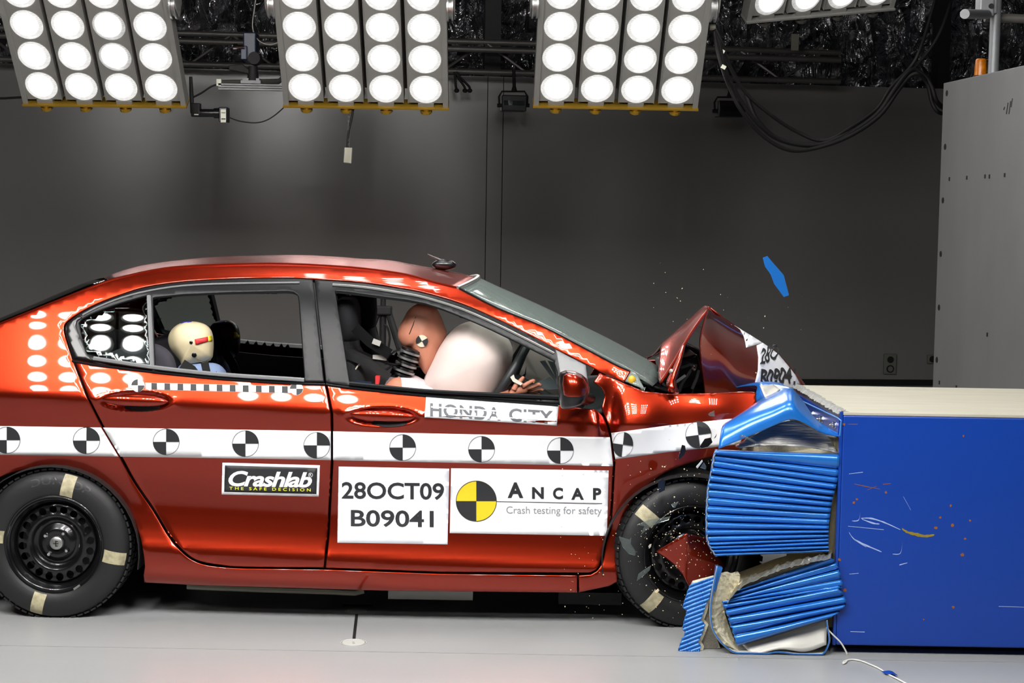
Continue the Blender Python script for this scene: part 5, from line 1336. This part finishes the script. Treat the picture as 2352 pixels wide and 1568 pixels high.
# scaffold on the block
base = blk_pt(2258, 168); base.z = zt; base -= fn_ * .06
sc = thing('scaffold_pole', base, 'steel scaffold pole with a clamp standing on the grey block', 'pole')
top = Vector((base.x + .012, base.y, zt + 2.6))
MB().tube([base, top], .030, 18).build('upright', M['galvanised'], sc, True)
cz = Q(2262, 18, base.y)
MB().tube([Q(2268, 33, base.y - .05), Q(2216, 32, base.y - .62)], .026, 16).build('cross_tube', M['galvanised'], sc, True)
MB().tube([Q(2262, 40, base.y + .07), Q(2420, 46, base.y + .07)], .026, 16).build('cross_tube', M['truss'], sc, True)
cl = MB().box(Q(2262, 12, base.y - .02), (.085, .10, .13)).box(Q(2278, 12, base.y - .03), (.05, .06, .10)).build('clamp', M['galvanised'], sc, bevel=.01)
MB().lathe([(.0001, .012), (.014, .012), (.014, 0)], Q(2276, 14, base.y - .07), (0, -1, 0), 12).build('clamp_bolt', M['black'], cl)
bc = blk_pt(2233, 173); bc.z = zt; bc -= fn_ * .05
be = thing('beacon', bc, 'amber warning beacon on the grey block, left of the scaffold pole', 'light')
MB().lathe([(.0001, .105), (.025, .105), (.031, .098), (.034, .06), (.037, .0)], bc, (0, 0, 1), 20).build('amber_lens', M['amber'], be, True)
MB().lathe([(.0001, .008), (.044, .008), (.044, -.0), (.0001, 0)], bc, (0, 0, 1), 20).build('base', M['black'], be, True)

# ------------------------------------------------------------------ wall sockets
for (x, y, w, h, lab) in ((2042, 835, .13, .21, 'grey double power socket low on the back wall'), (2139, 824, .10, .09, 'small grey wall socket half hidden by the grey block')):
    p = wall_pt(x, y); so = thing('wall_socket', p, lab, 'socket')
    MB().box(p + WN * .02, (w, .04, h), WROT).build('socket_plate', mat('socket_grey', '6d6e66', .5), so, bevel=.006)
    MB().lathe([(.0001, .046), (.034, .046), (.036, .03)], p + WN * 0 + Vector((0, 0, .045 if h > .1 else 0)), WN, 18).build('outlet', M['black'], so)
    if h > .1: MB().lathe([(.028, .046), (.040, .046), (.040, .03), (.028, .03)], p + Vector((0, 0, -.05)), WN, 18).build('outlet_ring', M['black'], so)

# ------------------------------------------------------------------ hanging floodlights
def flood(px, py, stem_top, lab, w=56, h=36):
    d = 0.8; p = twall(px, py, d); r = thing('floodlight', p, lab, 'light', 'black floodlights hanging from the truss')
    s = (twall(px + 10, py, d) - p).length / 10
    def P(dx, dy): return twall(px + dx, py + dy, d)
    MB().box(p, (w * s, .16, h * s), WROT).build('housing', M['black_gloss'], r, bevel=.008)
    MB().box(p + WN * .083, (w * s * .86, .006, h * s * .3), WROT).build('glass', M['glass_dark'], r)
    MB().tube([P(-w / 2 - 4, 4), P(-w / 2 - 5, -16), P(-w / 2 + 2, -28), P(w / 2 - 2, -28), P(w / 2 + 5, -16), P(w / 2 + 4, 4)], .009, 8).build('yoke', M['black'], r, True)
    for sg in (-1, 1): MB().tube([P(sg * w / 2, 4), P(sg * (w / 2 + 9), 4)], .018, 10).build('knob', M['black'], r, True)
    MB().tube([P(2, -28), P(2, -40), P(1, stem_top - py)], [.030, .016, .016], 10).build('stem', M['black'], r, True)
flood(1179, 238, 158, 'black floodlight hanging from the truss, left of the right lamp bank')
flood(1674, 251, 180, 'black floodlight under the truss, partly behind the sagging cables')

# ------------------------------------------------------------------ small camera, slotted rail and the blue camera above it
YR = 4.3
rl = thing('slotted_rail', Q(590, 200, YR), 'grey slotted aluminium rail between the left and middle lamp banks', 'rail')
a, b = Q(503, 199, YR), Q(720, 203, YR); s = (Q(510, 199, YR) - Q(500, 199, YR)).length / 10
rr_ = MB()
ax_ = (b - a).normalized(); L = (b - a).length; rot = Matrix.Rotation(math.atan2(-ax_.z, ax_.x), 3, 'Y')
for dz in (-5.2, 0, 5.2): rr_.box((a + b) / 2 + Vector((0, 0, dz * s)), (L, .05, 3.6 * s), rot)
rr_.box((a + b) / 2 + Vector((0, .01, 0)), (L, .025, 13 * s), rot)
rr_.build('profile_bar', M['grey_trim'], rl)
MB().box(Q(504, 190, YR), (.03, .05, .045)).build('end_clip', M['label_white'], rl)
MB().tube([Q(508, 190, YR + .02), Q(640, 187, YR + .02), Q(662, 170, YR + .02)], .018, 8).build('support_arm', M['bank_dark'], rl, True)
kc = thing('high_speed_camera', Q(578, 185, YR), 'dark blue high-speed camera on a black swivel head above the slotted rail', 'camera')
MB().box(Q(578, 189, YR), (.13, .08, .02)).box(Q(578, 184, YR), (.11, .06, .02)).build('foot_plate', M['grey_trim'], kc)
MB().tube([Q(581, 186, YR), Q(581, 152, YR)], [.04, .03], 14).build('swivel_post', M['black'], kc, True)
MB().prism([Q(x, y, YR - .03) for x, y in ((524, 150), (556, 147), (572, 160), (572, 170), (540, 163), (526, 161))], (0, .06, 0)).build('lock_lever', M['black'], kc, bevel=.006)
MB().lathe([(.0001, .05), (.040, .05), (.044, .03), (.044, -.03), (.0001, -.03)], Q(586, 135, YR), (0, -1, 0), 24).build('ball_head', M['black'], kc, True)
MB().box(Q(577, 110, YR + .08), (.085, .14, .19)).build('camera_body', M['camera_blue'], kc, bevel=.008)
MB().box(Q(562, 122, YR + .02), (.04, .08, .09)).build('camera_bracket', M['camera_blue'], kc, bevel=.005)
MB().tube([Q(560, 112, YR + .02), Q(546, 112, YR + .02)], .026, 14).tube([Q(546, 113, YR + .02), Q(537, 113, YR + .02)], .036, 14).build('camera_lens', M['black_gloss'], kc, True)
MB().tube([Q(561, 108, YR - .04), Q(543, 108, YR - .04)], .008, 8).build('lens_clamp', M['chrome'], kc, True)
tag(MB().tube([Q(x, y, YR + .05) for x, y in cr([(588, -8), (584, 25), (580, 55), (585, 80), (600, 97), (622, 103), (645, 95)], 5)], .005, 6).build('cable', M['truss'], None, True), 'thin grey cable looping down behind the blue camera', 'cable')
sm = thing('small_camera', Q(480, 258, YR), 'small black camera with white labels at the end of a thin black arm', 'camera')
MB().tube([Q(441, 258, YR), Q(440, 220, YR), Q(438, 176, YR)], [.012, .014, .011], 8).build('arm', M['black'], sm, True)
MB().box(Q(450, 250, YR), (.06, .07, .07)).build('bracket', M['black_gloss'], sm, bevel=.004)
MB().tube([Q(440, 259, YR), Q(498, 260, YR)], .026, 16).tube([Q(492, 260, YR), Q(507, 260, YR)], .033, 16).build('lens_barrel', M['black_gloss'], sm, True)
cbx = MB().box(Q(515, 264, YR), (.055, .10, .098)).build('camera_body', M['black_gloss'], sm, bevel=.006)
MB().box(Q(513, 266, YR - .052), (.034, .004, .085)).build('label', M['label_white'], cbx)
MB().box(Q(513, 273, YR - .055), (.028, .002, .008)).box(Q(513, 259, YR - .055), (.026, .002, .004)).build('label_print', M['ink'], cbx)
MB().box(Q(451, 259, YR - .028), (.028, .004, .03)).build('label', M['label_white'], sm)
tag(MB().tube([Q(x, y, YR) for x, y in cr([(527, 270), (550, 278), (585, 282), (610, 277), (632, 264), (656, 243)], 5)], .004, 6).build('cable', M['cable'], None, True), 'thin black cable curving from the small camera to the middle lamp bank', 'cable')
tag(MB().tube([Q(x, y, YR) for x, y in cr([(440, 225), (462, 214), (485, 199), (505, 192)], 5)], .006, 6).build('cable', M['cable'], None, True), 'short black cable between the camera arm and the slotted rail', 'cable')
tag(MB().tube([Q(x, y, YR + .4) for x, y in cr([(-700, 215), (-300, 228), (-20, 226), (20, 225), (90, 221)], 5)], .008, 6).build('cable', M['cable'], None, True), 'black cable at the left edge beside the left lamp bank', 'cable')

# ------------------------------------------------------------------ pull switch under the middle bank
ps = thing('pull_switch', Q(799, 350, 3.97), 'small grey box hanging on a chain under the middle lamp bank', 'switch')
MB().box(Q(799.5, 357, 3.97), (.050, .04, .098), Matrix.Rotation(.05, 3, 'Y')).build('box', M['beige_metal'], ps, bevel=.004)
MB().box(Q(806, 357, 3.95), (.010, .02, .098), Matrix.Rotation(.05, 3, 'Y')).build('side_cover', M['beige_metal'], ps)
for k in range(20):
    p = Q(801.5 - .7 * k / 20, 243 + 94 * k / 19, 3.97); ring = [p + Vector(((.0045 * math.cos(t)) * (1 if k % 2 else .3), .0045 * math.cos(t) * (.3 if k % 2 else 1), .0075 * math.sin(t))) for t in [2 * math.pi * j / 10 for j in range(11)]]
    MB().tube(ring, .0014, 5, False).build('chain_link', M['truss'], ps)
MB().tube([Q(x, y, 3.97) for x, y in cr([(812, 246), (808, 270), (802, 297), (799, 320), (798, 338)], 4)], .007, 6).build('flex', M['cable'], ps, True)
# plugs hanging at the wall top
hp = thing('hanging_plugs', twall(1060, 185, .5), 'bunch of black leads with plugs hanging from the truss beside the middle bank', 'cables')
for x0, x1, y1 in ((1044, 1049, 208), (1046, 1068, 208), (1048, 1079, 208)):
    MB().tube([twall(x, y, .5) for x, y in cr([(x0, 165), (x0 + .35 * (x1 - x0), 180), (x1 - 2, 198), (x1, y1 - 3)], 4)], .012, 6).build('lead', M['cable'], hp, True)
    MB().ball(twall(x1, y1, .5), (.025, .025, .022), 10, 8).build('plug', M['black'], hp)

# ------------------------------------------------------------------ sagging lamp cables
CB = [(3.95, .3)]
def cable(pts, r, lab, tapes=()):
    n = len(pts); P = [Q(x, y, Y) for x, y, Y in pts]
    o = MB().tube(cr(P, 5), r, 8).build('cable', M['cable'], None, 'all'); tag(o, lab, 'cable', 'black cables sagging to the right')
    for (x, y, Y) in tapes:
        MB().box(Q(x, y, Y - .012), (.028, .012, .022), Matrix.Rotation(.5, 3, 'Y')).build('tape_flag', M['label_white'], o)
up3 = [(1888, 323, 3.9), (1945, 298, 3.9), (2009, 254, 4.0), (2043, 205, 4.0), (2088, 158, 4.1)]
cable([(1641, 66, 3.7), (1655, 96, 3.7), (1677, 154, 3.75), (1714, 214, 3.8), (1776, 268, 3.85), (1832, 303, 3.9)] + up3 + [(2110, 122, 4.1), (2128, 70, 4.2), (2150, -10, 4.3)], .012, 'black cable of the sagging bundle, hanging highest between its ends', [(1659, 118, 3.7)])
cable([(1641, 68, 3.68), (1652, 98, 3.68), (1668, 165, 3.7), (1700, 228, 3.75), (1742, 285, 3.8), (1800, 325, 3.85), (1860, 334, 3.88), (1894, 328, 3.88), (1948, 304, 3.9), (2012, 260, 4.0), (2050, 208, 4.0), (2095, 162, 4.1), (2140, 108, 4.15), (2165, 62, 4.2), (2184, 5, 4.3)], .012, 'black cable of the sagging bundle, second from the top, rising to the top edge')
cable([(1641, 70, 3.66), (1645, 100, 3.66), (1660, 157, 3.66), (1676, 200, 3.7), (1702, 253, 3.72), (1748, 308, 3.78), (1804, 342, 3.82), (1860, 343, 3.85), (1945, 316, 3.88), (2018, 268, 3.95), (2060, 212, 4.0), (2090, 176, 4.05), (2110, 170, 4.05), (2130, 192, 4.1), (2141, 236, 4.1), (2156, 258, 4.1), (2180, 262, 4.2)], .013, 'lowest black cable of the sagging bundle, ending behind the grey block', [(1662, 154, 3.63)])
cable([(1714, 214, 3.82), (1722, 240, 3.82), (1738, 275, 3.82), (1775, 312, 3.84), (1830, 331, 3.86), (1890, 331, 3.88), (1950, 308, 3.9), (2014, 263, 3.97), (2055, 205, 4.0), (2092, 162, 4.08), (2118, 170, 4.1), (2138, 195, 4.1), (2150, 230, 4.1), (2165, 246, 4.15), (2185, 250, 4.2)], .016, 'thick black cable in the middle of the sagging bundle')
MB_ = MB().tube([Q(1630, 63, 3.7), Q(1643, 63, 3.7)], .018, 10).build('cable_gland', M['beige_metal'], None, True)
tag(MB_, 'pale cable gland at the hinge of the right lamp bank', 'fitting')
# pale tag on the truss at the right
p = twall(1826, 97, .6); tag(MB().box(p, (.075, .012, .16), WROT).build('hanging_tag', M['beige_metal'], None, bevel=.004), 'pale rectangular tag hanging on the truss at the right', 'tag')

# ------------------------------------------------------------------ floor fittings
def floor_plate(px, py, r, lab):
    p = GZ(px, py); o = thing('floor_plate', p, lab, 'floor plate')
    MB().lathe([(.0001, .003), (r * .86, .003), (r * .88, .0015), (r * .93, .0015), (r * .95, .003), (r, .003), (r, 0)], p, (0, 0, 1), 40).build('disc', mat('plate_paint', 'b9bab6', .4), o, True)
    MB().lathe([(r * .87, .0018), (r * .94, .0018)], p, (0, 0, 1), 40).build('groove', mat('groove', '6f6a58', .7), o)
    return o, p
o, pA = floor_plate(812, 1476, .050, 'round floor plate in front of the car, at the near end of the slot')
text_px('stamp', 'S', (809, 1473, 815, 1478), M['scratch'] if False else mat('stamp_grey', '7d7d78', .6), lambda x, y, off: GZ(x, y, .0035), o, 0)
o, pB = floor_plate(820, 1404, .050, 'round floor plate under the car, at the far end of the slot')
d_ = (pB - pA); m_ = (pA + pB) / 2
tag(MB().box((m_.x, m_.y, .001), (.012, d_.length - .1, .002), Matrix.Rotation(-math.atan2(d_.x, d_.y), 3, 'Z')).build('floor_slot', M['black'], None), 'narrow dark slot in the floor between the two round plates', 'slot')
p = GZ(822, 1390); tag(MB().box((p.x, p.y, .001), (.13, .018, .002)).build('floor_slot', M['black'], None), 'short crosswise slot in the floor under the car', 'slot')

# ------------------------------------------------------------------ flying fragments
FR = [  # outline (px), depth, material, label
    ([(1752, 592), (1762, 588), (1772, 600), (1786, 616), (1800, 632), (1806, 655), (1812, 678), (1800, 682), (1790, 668), (1778, 652), (1770, 630), (1757, 612)], 1.4, 'blue_alu', 'torn blue scrap flying in the air above the barrier'),
    ([(1421, 1232), (1432, 1236), (1446, 1240), (1450, 1233), (1449, 1250), (1460, 1268), (1458, 1276), (1444, 1272), (1430, 1256)], -.25, 'glass_shard', 'large smoky shard flying in front of the tyre at door height'),
    ([(1495, 1299), (1492, 1310), (1478, 1322), (1462, 1335), (1466, 1318), (1480, 1308)], -.25, 'glass_shard', 'smoky shard flying in front of the lower left rim'),
    ([(1463, 1205), (1490, 1194), (1520, 1190), (1540, 1186), (1536, 1194), (1510, 1202), (1490, 1212), (1472, 1228), (1480, 1208)], -.22, 'glass_shard', 'long pale shard flying over the cream tyre mark'),
    ([(1558, 1050), (1566, 1022), (1573, 1024), (1575, 1036), (1570, 1046), (1560, 1055)], -.15, 'black_gloss', 'curved black shard flying over the lower edge of the white wing tape'),
    ([(1606, 1026), (1618, 1008), (1632, 1005), (1636, 1016), (1626, 1026), (1612, 1029)], -.18, 'black_gloss', 'angular black shard flying below the last target on the wing'),
    ([(1639, 1008), (1646, 996), (1644, 1004)], -.2, 'black_gloss', 'tiny black splinter flying beside the last target on the wing'),
    ([(1598, 1072), (1612, 1056), (1614, 1060), (1602, 1076)], -.2, 'alu_skin', 'white splinter flying above the front tyre'),
    ([(1608, 1074), (1616, 1062), (1622, 1072), (1621, 1078)], -.18, 'glass_shard', 'clear triangular shard flying beside the white splinter above the tyre'),
    ([(1541, 1158), (1559, 1152), (1550, 1166), (1546, 1166)], -.2, 'glass_shard', 'small clear wedge flying in front of the top of the tyre'),
    ([(1512, 1104), (1520, 1100), (1528, 1106), (1526, 1126), (1514, 1132), (1511, 1118)], -.05, 'black_gloss', 'dull black flake in the wheel arch above the tyre'),
    ([(1626, 951), (1640, 943), (1642, 957), (1630, 955)], -.03, 'glass_shard', 'small clear square shard flying in front of the red wing'),
    ([(1503, 1359), (1511, 1352), (1514, 1357), (1508, 1362)], -.22, 'cream_vinyl', 'small cream crumb flying in front of the lower rim'),
    ([(1489, 1254), (1496, 1249), (1495, 1256), (1491, 1260)], -.22, 'alu_skin', 'small pale chip flying at the left of the rim holes'),
]
for i, (pts, Y, m, lab) in enumerate(FR):
    cx = sum(p[0] for p in pts) / len(pts); cy = sum(p[1] for p in pts) / len(pts)
    P = [Q(x, y, Y + .0006 * (x - cx) + .0004 * (cy - y)) for x, y in pts]
    o = MB().prism(P, (.002, .006, .001)).build('fragment', M[m], None, bevel=.001)
    tag(o, lab, 'fragment', 'fragments flying from the impact')
pts = cr([(1728, 962), (1700, 938), (1692, 940), (1683, 956), (1690, 958), (1700, 948), (1716, 958)], 2)
rs = random.Random(21); m = MB()
for k in range(420):
    if k < 190: x, y, Y = rs.gauss(1560, 60), rs.gauss(1230, 70), rs.uniform(-.34, -.15)
    elif k < 340: x, y, Y = rs.uniform(1280, 1640), rs.uniform(1050, 1420), rs.uniform(-.3, -.1)
    elif k < 380: x, y, Y = rs.uniform(1500, 1850), rs.uniform(600, 930), rs.uniform(.0, 1.0)
    else:
        x, y = rs.uniform(1620, 1760), rs.uniform(1470, 1520); Y = None
    c = Q(x, y, Y) if Y is not None else GZ(x, y, .003)
    if c.z < .004: c.z = .004
    s = rs.choice((.0011, .0014, .0018, .0026))
    m.box(c, (s * rs.uniform(.6, 2.2), s, s * rs.uniform(.6, 1.6)), Matrix.Rotation(rs.uniform(0, 3), 3, 'Y'))
tag(m.build('debris_specks', M['cream_vinyl']), 'cloud of tiny pale specks flying round the front wheel', 'debris', kind='stuff')
